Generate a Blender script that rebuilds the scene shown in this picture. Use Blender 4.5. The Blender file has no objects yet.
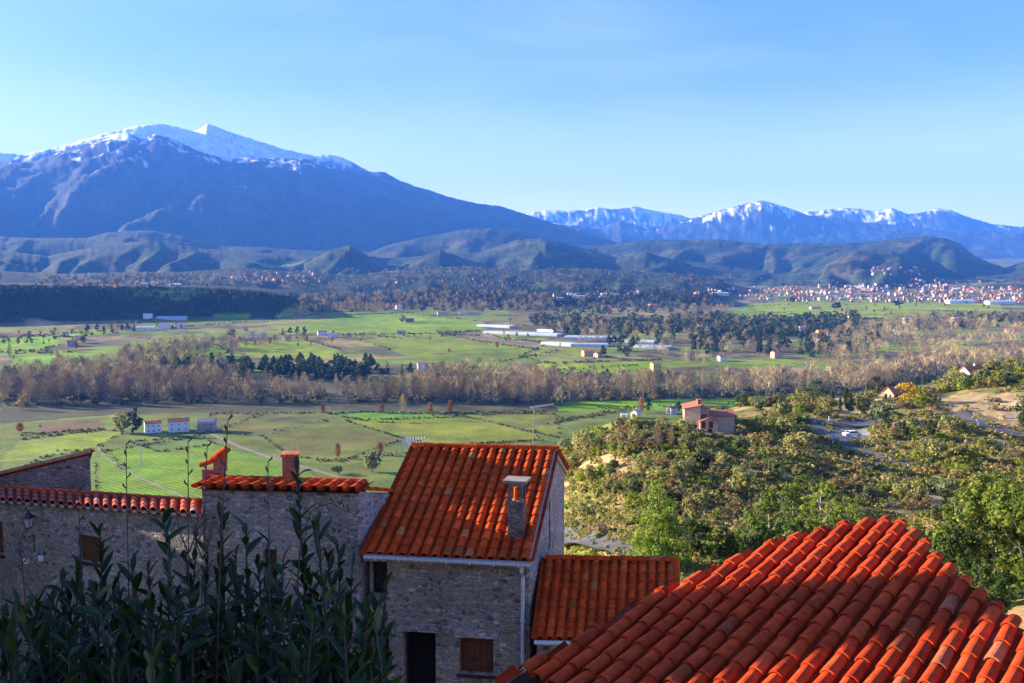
import bpy, math, random
import numpy as np
random.seed(7); RNG = np.random.default_rng(7)
R = math.radians
C = bpy.context.scene.collection
S = bpy.context.scene

# ---------------------------------------------------------------- camera, sky, sun, exposure
CAM_Z = 130.0; FPX = 885.0; PITCH = math.atan(60.5 / FPX)
CP, SP = math.cos(PITCH), math.sin(PITCH)
cam = bpy.data.cameras.new('camera'); camo = bpy.data.objects.new('camera', cam); C.objects.link(camo)
camo.location = (0, 0, CAM_Z); camo.rotation_euler = (R(90) - PITCH, 0, 0)
cam.sensor_width = 36; cam.lens = FPX / 1024 * 36; cam.clip_start = 0.1; cam.clip_end = 90000
S.camera = camo
SUN_AZ, SUN_EL = R(-72), R(15.5)          # left of the view direction (+Y), a low winter morning sun
W = bpy.data.worlds.new('World'); S.world = W; W.use_nodes = True
wn = W.node_tree; bg = wn.nodes['Background']
sky = wn.nodes.new('ShaderNodeTexSky'); sky.sky_type = 'NISHITA'; sky.sun_disc = False
sky.sun_elevation = SUN_EL; sky.sun_rotation = SUN_AZ
sky.altitude = 400; sky.air_density = 1.0; sky.dust_density = 0.8; sky.ozone_density = 2.0
hs = wn.nodes.new('ShaderNodeHueSaturation'); hs.inputs['Saturation'].default_value = 1.15
wn.links.new(sky.outputs[0], hs.inputs['Color'])
# faint high cirrus veils
wtc = wn.nodes.new('ShaderNodeTexCoord'); wmp = wn.nodes.new('ShaderNodeMapping'); wmp.inputs['Scale'].default_value = (2.2, 2.2, 9); wmp.inputs['Rotation'].default_value = (.15, .35, 0)
wnz = wn.nodes.new('ShaderNodeTexNoise'); wnz.inputs['Scale'].default_value = 1.3; wnz.inputs['Detail'].default_value = 7; wnz.inputs['Distortion'].default_value = .6
wmr = wn.nodes.new('ShaderNodeMapRange'); wmr.inputs[1].default_value = .48; wmr.inputs[2].default_value = .85; wmr.inputs[3].default_value = 0; wmr.inputs[4].default_value = .28
wmx = wn.nodes.new('ShaderNodeMix'); wmx.data_type = 'RGBA'; wmx.inputs[7].default_value = (5.2, 5.6, 6.0, 1)
wn.links.new(wtc.outputs['Generated'], wmp.inputs[0]); wn.links.new(wmp.outputs[0], wnz.inputs['Vector']); wn.links.new(wnz.outputs[0], wmr.inputs[0])
wn.links.new(wmr.outputs[0], wmx.inputs[0]); wn.links.new(hs.outputs[0], wmx.inputs[6])
wtn = wn.nodes.new('ShaderNodeMix'); wtn.data_type = 'RGBA'; wtn.blend_type = 'MULTIPLY'; wtn.inputs[0].default_value = 1; wtn.inputs[7].default_value = (.70, .685, 1.02, 1)
# brighter, paler air low over the horizon
wse = wn.nodes.new('ShaderNodeSeparateXYZ'); whr = wn.nodes.new('ShaderNodeMapRange'); whr.interpolation_type = 'SMOOTHSTEP'; whr.inputs[1].default_value = .24; whr.inputs[2].default_value = .0; whr.inputs[3].default_value = 0; whr.inputs[4].default_value = .5
whm = wn.nodes.new('ShaderNodeMix'); whm.data_type = 'RGBA'; whm.inputs[7].default_value = (13.5, 13.2, 11.8, 1)
wn.links.new(wtc.outputs['Generated'], wse.inputs[0]); wn.links.new(wse.outputs['Z'], whr.inputs[0]); wn.links.new(whr.outputs[0], whm.inputs[0]); wn.links.new(wmx.outputs[2], whm.inputs[6])
wn.links.new(whm.outputs[2], wtn.inputs[6]); wn.links.new(wtn.outputs[2], bg.inputs[0]); bg.inputs[1].default_value = 0.07
sl = bpy.data.lights.new('sun', 'SUN'); sl.energy = 5.0; sl.angle = R(0.5); sl.color = (1.0, 0.86, 0.66)
so = bpy.data.objects.new('sun', sl); C.objects.link(so)
so.rotation_euler = (R(90) - SUN_EL, 0, math.pi - SUN_AZ)
so.location = (-60, 10, 180)
S.view_settings.view_transform = 'Standard'; S.view_settings.look = 'None'
S.view_settings.exposure = 2.4; S.view_settings.gamma = 1.0; S.view_settings.use_curve_mapping = False
cy = S.cycles
cy.max_bounces = 5; cy.diffuse_bounces = 3; cy.glossy_bounces = 2; cy.transmission_bounces = 2
cy.volume_bounces = 0; cy.transparent_max_bounces = 6; cy.use_denoising = True

# ---------------------------------------------------------------- pixel <-> ray, noise
def ray(px, py):
    cx = (np.asarray(px, float) - 512) / FPX; cyy = (341.5 - np.asarray(py, float)) / FPX
    return cx, CP + cyy * SP, cyy * CP - SP
def at_depth(px, py, Y):
    x, y, z = ray(px, py); k = Y / y
    return (float(x * k), float(Y), float(CAM_Z + z * k))
def at_z(px, py, Z):
    x, y, z = ray(px, py); k = (Z - CAM_Z) / z
    return (float(x * k), float(y * k), float(Z))
def z_from(py, Y):
    cyy = (341.5 - py) / FPX
    return CAM_Z + Y * (cyy * CP - SP) / (CP + cyy * SP)
def _h(ix, iy, s):
    n = (ix * 374761393 + iy * 668265263 + s * 974711) & 0xffffffff
    n = ((n ^ (n >> 13)) * 1274126177) & 0xffffffff
    return ((n ^ (n >> 16)) & 0xffff) / 65535.0
def perlin(x, y, s=0):
    x = np.asarray(x, float); y = np.asarray(y, float)
    ix = np.floor(x).astype(np.int64); iy = np.floor(y).astype(np.int64); fx = x - ix; fy = y - iy
    u = fx * fx * fx * (fx * (fx * 6 - 15) + 10); v = fy * fy * fy * (fy * (fy * 6 - 15) + 10)
    def g(a, b):
        an = _h(ix + a, iy + b, s) * 2 * np.pi
        return np.cos(an) * (fx - a) + np.sin(an) * (fy - b)
    n0 = g(0, 0) * (1 - u) + g(1, 0) * u; n1 = g(0, 1) * (1 - u) + g(1, 1) * u
    return (n0 * (1 - v) + n1 * v) * 1.4
def fbm(x, y, s=0, o=4, gain=.5):
    a = 1; t = 0
    for k in range(o):
        t = t + a * perlin(x * 2 ** k, y * 2 ** k, s + k * 17); a *= gain
    return t
def ridged(x, y, s=0, o=4):
    a = .5; t = 0
    for k in range(o):
        t = t + a * (1 - 2 * np.abs(perlin(x * 2 ** k, y * 2 ** k, s + k * 31))); a *= .5
    return t
def sst(a, b, x):
    t = np.clip((x - a) / (b - a), 0, 1); return t * t * (3 - 2 * t)

# ---------------------------------------------------------------- tagging, meshes, materials
def tag(o, label=None, cat=None, group=None, kind=None):
    if label: o['label'] = label
    if cat: o['category'] = cat
    if group: o['group'] = group
    if kind: o['kind'] = kind
    return o
def empty(name, loc, rz=0):
    o = bpy.data.objects.new(name, None); C.objects.link(o); o.location = loc; o.rotation_euler = (0, 0, rz)
    o.empty_display_size = .2
    return o
def np_mesh(name, V, Fq, mats, parent=None, cols=None, mi=None, smooth=False, link=True):
    """V (n,3), Fq list or array of quads/tris; cols per face (m,3)"""
    me = bpy.data.meshes.new(name)
    V = np.asarray(V, np.float32)
    if isinstance(Fq, np.ndarray):
        n, k = Fq.shape
        me.vertices.add(len(V)); me.vertices.foreach_set('co', V.ravel())
        me.loops.add(n * k); me.loops.foreach_set('vertex_index', Fq.astype(np.int32).ravel())
        me.polygons.add(n); me.polygons.foreach_set('loop_start', np.arange(0, n * k, k, dtype=np.int32))
        me.update(calc_edges=True)
        lens = np.full(n, k)
    else:
        me.from_pydata([tuple(map(float, v)) for v in V], [], [tuple(f) for f in Fq]); me.update()
        lens = np.array([len(f) for f in Fq])
    if cols is not None:
        cols = np.asarray(cols, np.float32)
        ca = me.color_attributes.new('Col', 'FLOAT_COLOR', 'CORNER')
        c4 = np.ones((len(cols), 4), np.float32); c4[:, :3] = cols
        ca.data.foreach_set('color', np.repeat(c4, lens, axis=0).ravel())
    for m in (mats if isinstance(mats, (list, tuple)) else [mats]): me.materials.append(m)
    if mi is not None: me.polygons.foreach_set('material_index', np.asarray(mi, np.int32))
    if smooth: me.polygons.foreach_set('use_smooth', np.ones(len(me.polygons), bool))
    if not link: return me
    o = bpy.data.objects.new(name, me); C.objects.link(o)
    if parent: o.parent = parent
    return o
class MB:
    """collects shapes into ONE mesh"""
    def __init__(s): s.v = []; s.f = []; s.c = []; s.m = []
    def face(s, pts, col=(1, 1, 1), m=0):
        b = len(s.v); s.v += [tuple(p) for p in pts]; s.f.append(tuple(range(b, b + len(pts)))); s.c.append(col); s.m.append(m)
    def box(s, c, d, rz=0, col=(1, 1, 1), m=0, taper=1.0):
        ca, sa = math.cos(rz), math.sin(rz); P = []
        for k in (-1, 1):
            t = 1 if k < 0 else taper
            for (i, j) in ((-1, -1), (1, -1), (1, 1), (-1, 1)):
                x, y = i * d[0] / 2 * t, j * d[1] / 2 * t
                P.append((c[0] + x * ca - y * sa, c[1] + x * sa + y * ca, c[2] + k * d[2] / 2))
        b = len(s.v); s.v += P
        for f in ((3, 2, 1, 0), (4, 5, 6, 7), (0, 1, 5, 4), (1, 2, 6, 5), (2, 3, 7, 6), (3, 0, 4, 7)):
            s.f.append(tuple(b + i for i in f)); s.c.append(col); s.m.append(m)
    def tube(s, pts, rad, n=6, col=(1, 1, 1), m=0, cap=True):
        pts = [np.array(p, float) for p in pts]; rad = rad if isinstance(rad, (list, tuple)) else [rad] * len(pts)
        rings = []
        for i, p in enumerate(pts):
            d = pts[min(i + 1, len(pts) - 1)] - pts[max(i - 1, 0)]; d = d / (np.linalg.norm(d) + 1e-9)
            a = np.cross(d, (0, 0, 1.) if abs(d[2]) < .9 else (1., 0, 0)); a /= np.linalg.norm(a); q = np.cross(d, a)
            b = len(s.v)
            for k in range(n):
                t = 2 * math.pi * k / n; s.v.append(tuple(p + rad[i] * (a * math.cos(t) + q * math.sin(t))))
            rings.append(b)
        for a, b in zip(rings, rings[1:]):
            for k in range(n):
                s.f.append((a + k, a + (k + 1) % n, b + (k + 1) % n, b + k)); s.c.append(col); s.m.append(m)
        if cap:
            s.f.append(tuple(rings[0] + k for k in range(n))); s.c.append(col); s.m.append(m)
            s.f.append(tuple(rings[-1] + k for k in reversed(range(n)))); s.c.append(col); s.m.append(m)
    def build(s, name, mats, parent=None, smooth=False):
        if not s.f: return None
        return np_mesh(name, s.v, s.f, mats, parent, s.c, s.m, smooth)
    def mesh(s, name, mats):
        return np_mesh(name, s.v, s.f, mats, None, s.c, s.m, False, link=False)

def nd(t, kind, **k):
    n = t.nodes.new('ShaderNode' + kind)
    for a, b in k.items(): setattr(n, a, b)
    return n
def material(name, base=(1, 1, 1), rough=.8, attr=False, noise=None, bump=None, spec=.25, metal=0, trans=0):
    """noise: list of (scale, detail, amount) brightness layers in object space; bump: (scale, strength, distance)"""
    m = bpy.data.materials.new(name); m.use_nodes = True; t = m.node_tree; p = t.nodes['Principled BSDF']
    p.inputs['Roughness'].default_value = rough; p.inputs['Specular IOR Level'].default_value = spec
    p.inputs['Metallic'].default_value = metal
    col = nd(t, 'RGB'); col.outputs[0].default_value = (*base, 1); cur = col.outputs[0]
    tc = nd(t, 'TexCoord')
    if attr:
        a = nd(t, 'VertexColor', layer_name='Col'); mx = nd(t, 'Mix', data_type='RGBA', blend_type='MULTIPLY')
        mx.inputs[0].default_value = 1; t.links.new(cur, mx.inputs[6]); t.links.new(a.outputs[0], mx.inputs[7]); cur = mx.outputs[2]
    for (sc, de, am) in (noise or []):
        nz = nd(t, 'TexNoise'); nz.inputs['Scale'].default_value = sc; nz.inputs['Detail'].default_value = de
        t.links.new(tc.outputs['Object'], nz.inputs['Vector'])
        mr = nd(t, 'MapRange'); mr.inputs[1].default_value = .25; mr.inputs[2].default_value = .75
        mr.inputs[3].default_value = 1 - am; mr.inputs[4].default_value = 1 + am; t.links.new(nz.outputs[0], mr.inputs[0])
        mx = nd(t, 'Mix', data_type='RGBA', blend_type='MULTIPLY'); mx.inputs[0].default_value = 1
        t.links.new(cur, mx.inputs[6]); t.links.new(mr.outputs[0], mx.inputs[7]); cur = mx.outputs[2]
    t.links.new(cur, p.inputs['Base Color'])
    if bump:
        nz = nd(t, 'TexNoise'); nz.inputs['Scale'].default_value = bump[0]; nz.inputs['Detail'].default_value = 6
        t.links.new(tc.outputs['Object'], nz.inputs['Vector'])
        b = nd(t, 'Bump'); b.inputs['Strength'].default_value = bump[1]; b.inputs['Distance'].default_value = bump[2]
        t.links.new(nz.outputs[0], b.inputs['Height']); t.links.new(b.outputs[0], p.inputs['Normal'])
    if trans:
        out = t.nodes['Material Output']; tr = nd(t, 'BsdfTranslucent'); ms = nd(t, 'MixShader'); ms.inputs[0].default_value = trans
        t.links.new(cur, tr.inputs[0]); t.links.new(p.outputs[0], ms.inputs[1]); t.links.new(tr.outputs[0], ms.inputs[2])
        t.links.new(ms.outputs[0], out.inputs[0])
    return m
# ---------------------------------------------------------------- terrain height
# near ground: control points (pixel x, pixel y, distance in m) seen on the spur, and (x, y, drop below camera) under the village
_cp = []
for px, py, d in [(620,545,85),(650,592,72),(580,480,140),(700,480,130),(800,500,118),(900,480,150),(960,540,90),(700,425,252),
                  (600,447,280),(560,458,230),(650,447,390),(850,432,228),(960,440,212),(1000,402,262),(1024,372,320),(900,392,320),(760,402,330),(965,378,370),
                  (560,468,205),(1090,372,330),(1080,430,230),(1080,540,95),(930,520,112),(740,560,80),(860,560,85)]:
    x, y, z = at_depth(px, py, d); _cp.append((x, y, z))
for x, y, dz in [(0,3,-2.4),(-3.5,3.4,-2.3),(4,3,-2.6),(-4,6,-3.6),(0,8,-8.5),(-9,8,-7),(9,8,-9),(0,20,-11),(-10,18,-10.8),(10,20,-11.5),(-20,20,-11),(24,20,-9),
                 (0,40,-20),(-20,40,-22),(20,42,-19),(45,40,-12),(-45,40,-22),(-30,110,-60),(-8,110,-50),(-110,110,-60),(-60,220,-104),(-10,230,-92),(-180,220,-104),
                 (-100,400,-130),(-10,420,-118),(-300,400,-130),(0,560,-130),(-300,560,-130),(120,620,-128),(260,620,-122),(420,600,-110),(100,500,-108),(220,500,-78),(330,480,-60),
                 (150,160,-20),(180,300,-30),(300,330,-30)]:
    _cp.append((x, y, CAM_Z + dz))
_cp = np.array(_cp)
def _warp(x, y):                       # log-like radial warp so that near detail and far spread weigh alike
    r = np.sqrt(x * x + y * y) + 1e-6; k = np.log1p(r / 12.0) / r * 30
    return x * k, y * k
_wx, _wy = _warp(_cp[:, 0], _cp[:, 1])
def _tps(r2): return r2 * np.log(r2 + 1e-9) * .5
_n = len(_cp); _A = np.zeros((_n + 3, _n + 3))
_A[:_n, :_n] = _tps((_wx[:, None] - _wx) ** 2 + (_wy[:, None] - _wy) ** 2) + np.eye(_n) * 8.0
_A[:_n, _n] = 1; _A[:_n, _n + 1] = _wx; _A[:_n, _n + 2] = _wy; _A[_n:, :_n] = _A[:_n, _n:].T
_sol = np.linalg.solve(_A, np.concatenate([_cp[:, 2], [0, 0, 0]]))
def near_z(x, y):
    wx, wy = _warp(x, y); out = np.zeros_like(wx) + _sol[_n] + _sol[_n + 1] * wx + _sol[_n + 2] * wy
    for i in range(_n): out = out + _sol[i] * _tps((wx - _wx[i]) ** 2 + (wy - _wy[i]) ** 2)
    return np.clip(out, 0, CAM_Z - 2.0)
# hills and mountains: silhouette (pixel x, pixel y), distance of the crest, width of its front slope, fall behind it (None: plateau)
RANGES = {
 'plateau': (2480, 170, None, 1.0, .10, [(-700,284),(0,284),(60,285),(150,286),(220,288),(260,291),(290,296),(312,306),(330,345)]),
 'bench':   (3050, 220, 1500, 1.0, .22, [(290,345),(300,296),(330,292),(365,293),(400,293),(430,291),(470,290),(510,292),(545,294),(600,291),(660,289),(700,291),(720,300),(740,340)]),
 'low':     (4300, 900, 1500, .9, .4, [(-600,270),(0,271),(60,274),(120,272),(180,272),(240,268),(300,272),(350,276),(380,272),(420,268),(470,266),(520,270),(570,268),(620,270),(680,274),(720,279),(750,300),(780,345)]),
 'foot':    (6500, 1800, 2500, .9, .55, [(-600,246),(0,250),(50,256),(100,246),(150,240),(200,248),(250,252),(300,256),(330,252),(350,245),(372,258),(400,258),(440,254),(480,252),(515,240),(540,238),(580,247),(610,256),(640,258),(700,262),(740,268),(780,274),(810,266),(835,252),(860,249),(890,251),(920,262),(950,284),(1000,345)]),
 'hill':    (7800, 1900, 1800, .85, .5, [(-600,230),(0,236),(30,238),(90,238),(110,232),(150,230),(185,236),(220,246),(260,247),(300,250),(370,252),(392,244),(430,236),(465,229),(490,228),(512,231),(535,238),(560,246),(600,246),(640,240),(680,239),(720,239),(760,244),(800,243),(840,243),(870,242),(900,238),(922,236),(942,238),(957,243),(972,256),(992,264),(1004,268),(1012,266),(1030,258),(1200,250),(1700,240)]),
 'knoll': (5600, 700, 900, .9, .6, [(-300,345),(-60,262),(0,260),(40,268),(70,345),(95,345),(120,264),(160,258),(210,268),(230,345),(285,345),(305,264),(330,250),(350,246),(372,258),(385,345),(392,345),(405,262),(440,250),(475,262),(490,345),(494,345),(505,258),(545,242),(592,258),(604,345),(606,345),(615,260),(645,252),(690,264),(700,345),(812,345),(825,264),(852,250),(900,256),(930,274),(945,345)]),
 'low_knoll': (4700, 450, 700, .9, .5, [(400,345),(418,282),(450,274),(500,277),(545,287),(560,345),(572,345),(582,286),(625,277),(668,286),(680,345)]),
 'rightspur': (5200, 700, 2500, 1.0, .3, [(930,345),(965,296),(985,286),(1005,279),(1030,271),(1100,262),(1700,258)]),
 'massif':  (11500, 3300, 4000, 1.0, .75, [(-900,210),(-300,185),(0,166),(40,161),(75,150),(100,140),(122,133),(135,133),(148,139),(160,134),(175,138),(192,146),(215,156),(256,158),(290,158),(320,161),(345,168),(375,172),(386,172),(400,180),(415,186),(430,190),(450,197),(475,203),(500,206),(512,210),(540,219),(580,232),(620,243),(680,262),(740,300),(780,345)]),
 'snow':    (14200, 2400, 4000, 1.1, .5, [(-900,240),(-200,205),(0,163),(10,161),(25,155),(60,147),(85,141),(115,131),(150,124),(163,123),(180,126),(190,129),(199,131),(205,128),(212,123),(219,126),(227,129),(236,132),(256,139),(270,143),(290,150),(305,153),(318,155),(330,154),(345,157),(358,164),(370,171),(400,186),(470,215),(560,260),(640,345)]),
 'west':    (16500, 2000, 3000, 1.0, .9, [(380,345),(470,240),(525,217),(545,222),(600,228),(620,220),(640,226),(660,226),(680,221),(700,216),(712,212),(727,208),(745,203),(760,200),(775,204),(790,209),(806,215),(830,218),(860,222),(900,226),(930,228),(980,230),(1024,234),(1300,244)]),
 'farwest': (19500, 2000, 3000, 1.1, .6, [(-900,200),(-300,160),(-60,150),(0,152),(20,153),(60,175),(160,345),(440,345),(490,225),(527,213),(545,210),(560,210),(580,210),(597,207),(610,209),(622,208),(635,206),(650,210),(675,214),(690,218),(720,219),(780,214),(812,211),(825,209),(840,208),(855,208),(870,211),(890,208),(905,214),(915,213),(935,208),(945,209),(960,215),(975,220),(990,224),(1010,226),(1060,228),(1400,236)]),
}
def valley_z(x, y):
    r = np.hypot(x, y)
    z = .025 * np.clip(r - 1000, 0, 3200) + .035 * np.clip(r - 4200, 0, 20000)
    return z + 2.0 * fbm(x / 400, y / 400, 5, 2) * sst(700, 1200, r)
def ground(x, y, want=False):
    x = np.atleast_1d(np.asarray(x, float)); y = np.atleast_1d(np.asarray(y, float)); r = np.hypot(x, y)
    z = valley_z(x, y); which = np.zeros(len(x), np.int8)
    m = r < 760
    if m.any():
        zn = near_z(x[m], y[m]); w = sst(560, 750, r[m])
        zn = zn + (fbm(x[m] / 30, y[m] / 30, 3, 4) * 1.5) * sst(30, 120, r[m]) * (zn > 8)
        z[m] = zn * (1 - w) + z[m] * w
    far = (r > 1900) & (y > 300)
    if far.any():
        xf, yf, rf = x[far], y[far], r[far]; zf = z[far].copy(); zb0 = z[far].copy(); wf = which[far]
        pxu = 512 + FPX * xf / yf
        for i, (nm, (D, Wd, back, ex, amp, prof)) in enumerate(RANGES.items()):
            p = np.array(prof, float)
            mm = (rf > D - Wd * 1.6) & (rf < (D + back if back else 30000))
            if not mm.any(): continue
            xx, yy, rr, pu = xf[mm], yf[mm], rf[mm], pxu[mm]
            pu = pu + (fbm(rr / (Wd * .8), pu * 0, 9 + i, 2) * 18) * (rr < D) * np.clip((D - rr) / Wd, 0, 1)
            py = np.interp(pu, p[:, 0], p[:, 1])
            top = z_from(py, D * yy / rr)
            top = top + 6e-4 * D * fbm(pu / 9, rr * 0 + 3, 40 + i, 4, .6)
            fine = fbm(xx / (Wd * .09), yy / (Wd * .09), 120 + i, 5, .58)
            zb = zb0[mm]; H = np.clip(top - zb, 0, None)
            sl_ = 1.5 * np.clip((D - rr) / Wd, 0, 1.5); soft = nm in ('knoll', 'low_knoll', 'foot', 'hill', 'low', 'rightspur'); lam = 36 if soft else 70; spur = fbm(pu / lam + i * 7 + (.7 if soft else 1.4) * sl_ + .5 * perlin(pu / 60, rr / Wd, 7), rr / (Wd * .8), 60 + i, 2)
            t = (rr - (D - Wd)) / Wd
            t = t + amp * (.5 if soft else .30) * spur * np.clip(1 - t, 0, 1) * (t > -1)
            s = np.clip(t, 0, 1); f = np.where(s < 1, s ** ex, 1.0)
            f = .55 * f + .45 * f * f * (3 - 2 * f)
            wx_ = 120 * fbm(xx / 900, yy / 900, 90 + i, 3); g = ridged((xx + wx_ + .35 * yy) / (Wd * .20), (yy - wx_) / (Wd * .24), 80 + i, 6) - .5
            f = f + amp * .13 * g * s * np.clip((D - rr) / Wd, 0, 1) ** .7 * 1.6
            f = f + amp * (.07 if soft else .12) * fine * s * np.clip((D - rr) / Wd, 0, 1) ** .5
            if back: f = f * (1 - sst(0, 1, (rr - D) / back) * .9)
            else: f = f + 0.0
            zz = zb + H * np.clip(f, 0, 1.02) * (H > 0)
            up = (zz > zf[mm] + .5)
            zt = zf[mm]; zt[up] = zz[up]; zf[mm] = zt
            wt = wf[mm]; wt[up] = i + 1; wf[mm] = wt
        z[far] = zf; which[far] = wf
    return (z, which) if want else z
def inside(poly, x, y):
    poly = np.asarray(poly); c = np.zeros(len(x), bool); j = len(poly) - 1
    for i in range(len(poly)):
        xi, yi = poly[i][:2]; xj, yj = poly[j][:2]
        if yi != yj: c ^= ((yi > y) != (yj > y)) & (x < (xj - xi) * (y - yi) / (yj - yi) + xi)
        j = i
    return c
def world_poly(pts): return on_ground([p[0] for p in pts], [p[1] for p in pts])

# ---------------------------------------------------------------- terrain mesh with the colours of the land
azs = np.concatenate([np.arange(-180, -46, 4), np.arange(-46, -36, .5), np.linspace(-36, 36, 860), np.arange(36.5, 46, .5), np.arange(46, 181, 4)])
rs = [1.6]
while rs[-1] < 21000:
    r_ = rs[-1]
    rs.append(r_ * (1.035 if r_ < 40 else 1.012 if r_ < 150 else 1.0065 if r_ < 3200 else 1.007 if r_ < 30000 else 1.03))
rs = np.array(rs); AZ, RR = np.meshgrid(np.radians(azs), rs)
TX = (RR * np.sin(AZ)).ravel(); TY = (RR * np.cos(AZ)).ravel()
TZ, TW = ground(TX, TY, True)
nr, na = RR.shape
idx = np.arange(nr * na).reshape(nr, na)
TF = np.stack([idx[:-1, :-1], idx[:-1, 1:], idx[1:, 1:], idx[1:, :-1]], -1).reshape(-1, 4)[:, ::-1]
Rr = RR.ravel()
TF = TF[((np.abs(AZ.ravel()[TF[:, 0]]) < R(37)) & (np.abs(AZ.ravel()[TF[:, 2]]) < R(37))) | (Rr[TF].max(1) < 5200)]
GZ = TZ.reshape(nr, na); azr = np.radians(azs); lrs = np.log(rs)
def ground_fast(x, y):
    r = np.hypot(x, y); a = np.arctan2(x, y); i = np.clip(np.searchsorted(lrs, np.log(np.maximum(r, 1.61))) - 1, 0, nr - 2); j = np.clip(np.searchsorted(azr, a) - 1, 0, na - 2)
    u = np.clip((r - rs[i]) / (rs[i + 1] - rs[i]), 0, 1); v = np.clip((a - azr[j]) / (azr[j + 1] - azr[j]), 0, 1)
    return (GZ[i, j] * (1 - v) + GZ[i, j + 1] * v) * (1 - u) + (GZ[i + 1, j] * (1 - v) + GZ[i + 1, j + 1] * v) * u
YS = 40 * 1.012 ** np.arange(0, 500)
def on_ground(px, py):
    """where the ray through a pixel meets the land"""
    px = np.atleast_1d(np.asarray(px, float)); py = np.atleast_1d(np.asarray(py, float)); out = []
    for c0_ in range(0, len(px), 400):
        dx, dy, dz = ray(px[c0_:c0_ + 400], py[c0_:c0_ + 400]); dx = dx / dy; dz = dz / dy
        X = dx[:, None] * YS; hitm = ground_fast(X, YS + 0 * X) >= CAM_Z + dz[:, None] * YS
        k = np.where(hitm.any(1), hitm.argmax(1), len(YS) - 1); hi = YS[k]; lo = hi / 1.012
        for _ in range(8):
            m_ = (lo + hi) / 2; bb = ground_fast(dx * m_, m_) >= CAM_Z + dz * m_; hi = np.where(bb, m_, hi); lo = np.where(bb, lo, m_)
        out.append(np.stack([dx * hi, hi, ground_fast(dx * hi, hi)], 1))
    return np.concatenate(out)
col = np.zeros((len(TX), 3)); col[:] = (.15, .14, .055)
n1 = fbm(TX / 160, TY / 160, 21, 4); n2 = fbm(TX / 60, TY / 90, 22, 4)
mix = lambda a, b, w: a * (1 - w[:, None]) + np.array(b) * w[:, None]
# the plain: a patchwork of meadow, stubble and orchard soil
ca, sa = math.cos(.35), math.sin(.35)
gx = np.floor((TX * ca + TY * sa) / 130 + .6 * np.floor((-TX * sa + TY * ca) / 75) % 1).astype(int); gy = np.floor((-TX * sa + TY * ca) / 75).astype(int)
hsh = _h(gx, gy, 3)
pal = np.array([(.18, .26, .02), (.22, .19, .06), (.26, .2, .075), (.16, .22, .025), (.22, .24, .035), (.15, .12, .05)])
col[:] = pal[(hsh * 5.99).astype(int)]
woods = sst(.05, .35, n1 + .3 * n2 + .25 * sst(1500, 3500, Rr)); col = mix(col, (.10, .075, .045), woods * .8)
# far slopes
W_ = TW
names = list(RANGES)
forest = W_ > 0
fc = np.zeros_like(col); fc[:] = (.042, .056, .02)
nf = fbm(TX / 420, TY / 420, 31, 5)
fc = mix(fc, (.10, .08, .04), sst(.0, .5, nf)); fc = mix(fc, (.022, .038, .014), sst(.0, .4, fbm(TX / 300, TY / 300, 35, 4)))
fc = mix(fc, (.012, .022, .01), sst(.05, .5, fbm(TX / 55, TY / 80, 37, 3)) * .8)
mount = np.isin(W_, [names.index(k) + 1 for k in ('massif', 'snow', 'west', 'farwest')])
rock = np.zeros_like(col); rock[:] = (.032, .032, .03)
rock = mix(rock, (.10, .092, .08), sst(.05, .45, fbm(TX / 170 + TZ / 300, TY / 300, 46, 4)))
rock = mix(rock, (.018, .024, .016), sst(.0, .4, fbm(TX / 260, TY / 400, 47, 4)))
rock = mix(rock, (.075, .07, .062), sst(.1, .55, fbm(TX / 500, TY / 500, 44, 5)))
col[forest] = fc[forest]; 
hm = sst(500, 1500, TZ) * mount; col = col * (1 - hm[:, None]) + rock * hm[:, None]
# steep wooded bank under the plateau and the bench: dark evergreen oak
bank = np.isin(W_, [names.index('plateau') + 1, names.index('bench') + 1]) & (TZ < 118)
col[bank] = col[bank] * .6
# snow above the snow line, broken up by rock and gullies
gz = np.gradient(TZ.reshape(nr, na), axis=1).ravel() / (np.maximum(Rr, 1) * R(.084))
isS = lambda w: np.isin(w, [names.index('massif') + 1, names.index('west') + 1, names.index('snow') + 1, names.index('farwest') + 1])
sn = fbm(TX / 700, TY / 700, 51, 5, .62) * 420 + fbm(TX / 120, TY / 120, 57, 3) * 260 + (480 * (ridged(TX / 420 + TZ / 900, TY / 500, 58, 4) - .45) + 330 * fbm(TX / 75, TY / 110 + TZ / 160, 59, 3)) * isS(W_)
isL = lambda k: W_ == names.index(k) + 1
line = np.full(len(TX), 9e9); line[isL('snow')] = 1750; line[isL('massif')] = 1880; line[isL('west')] = 1480; line[isL('farwest')] = 1480
snow = sst(-60, 130, TZ + sn - line) * mount
col = mix(col, (.82, .84, .88), snow)
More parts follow.
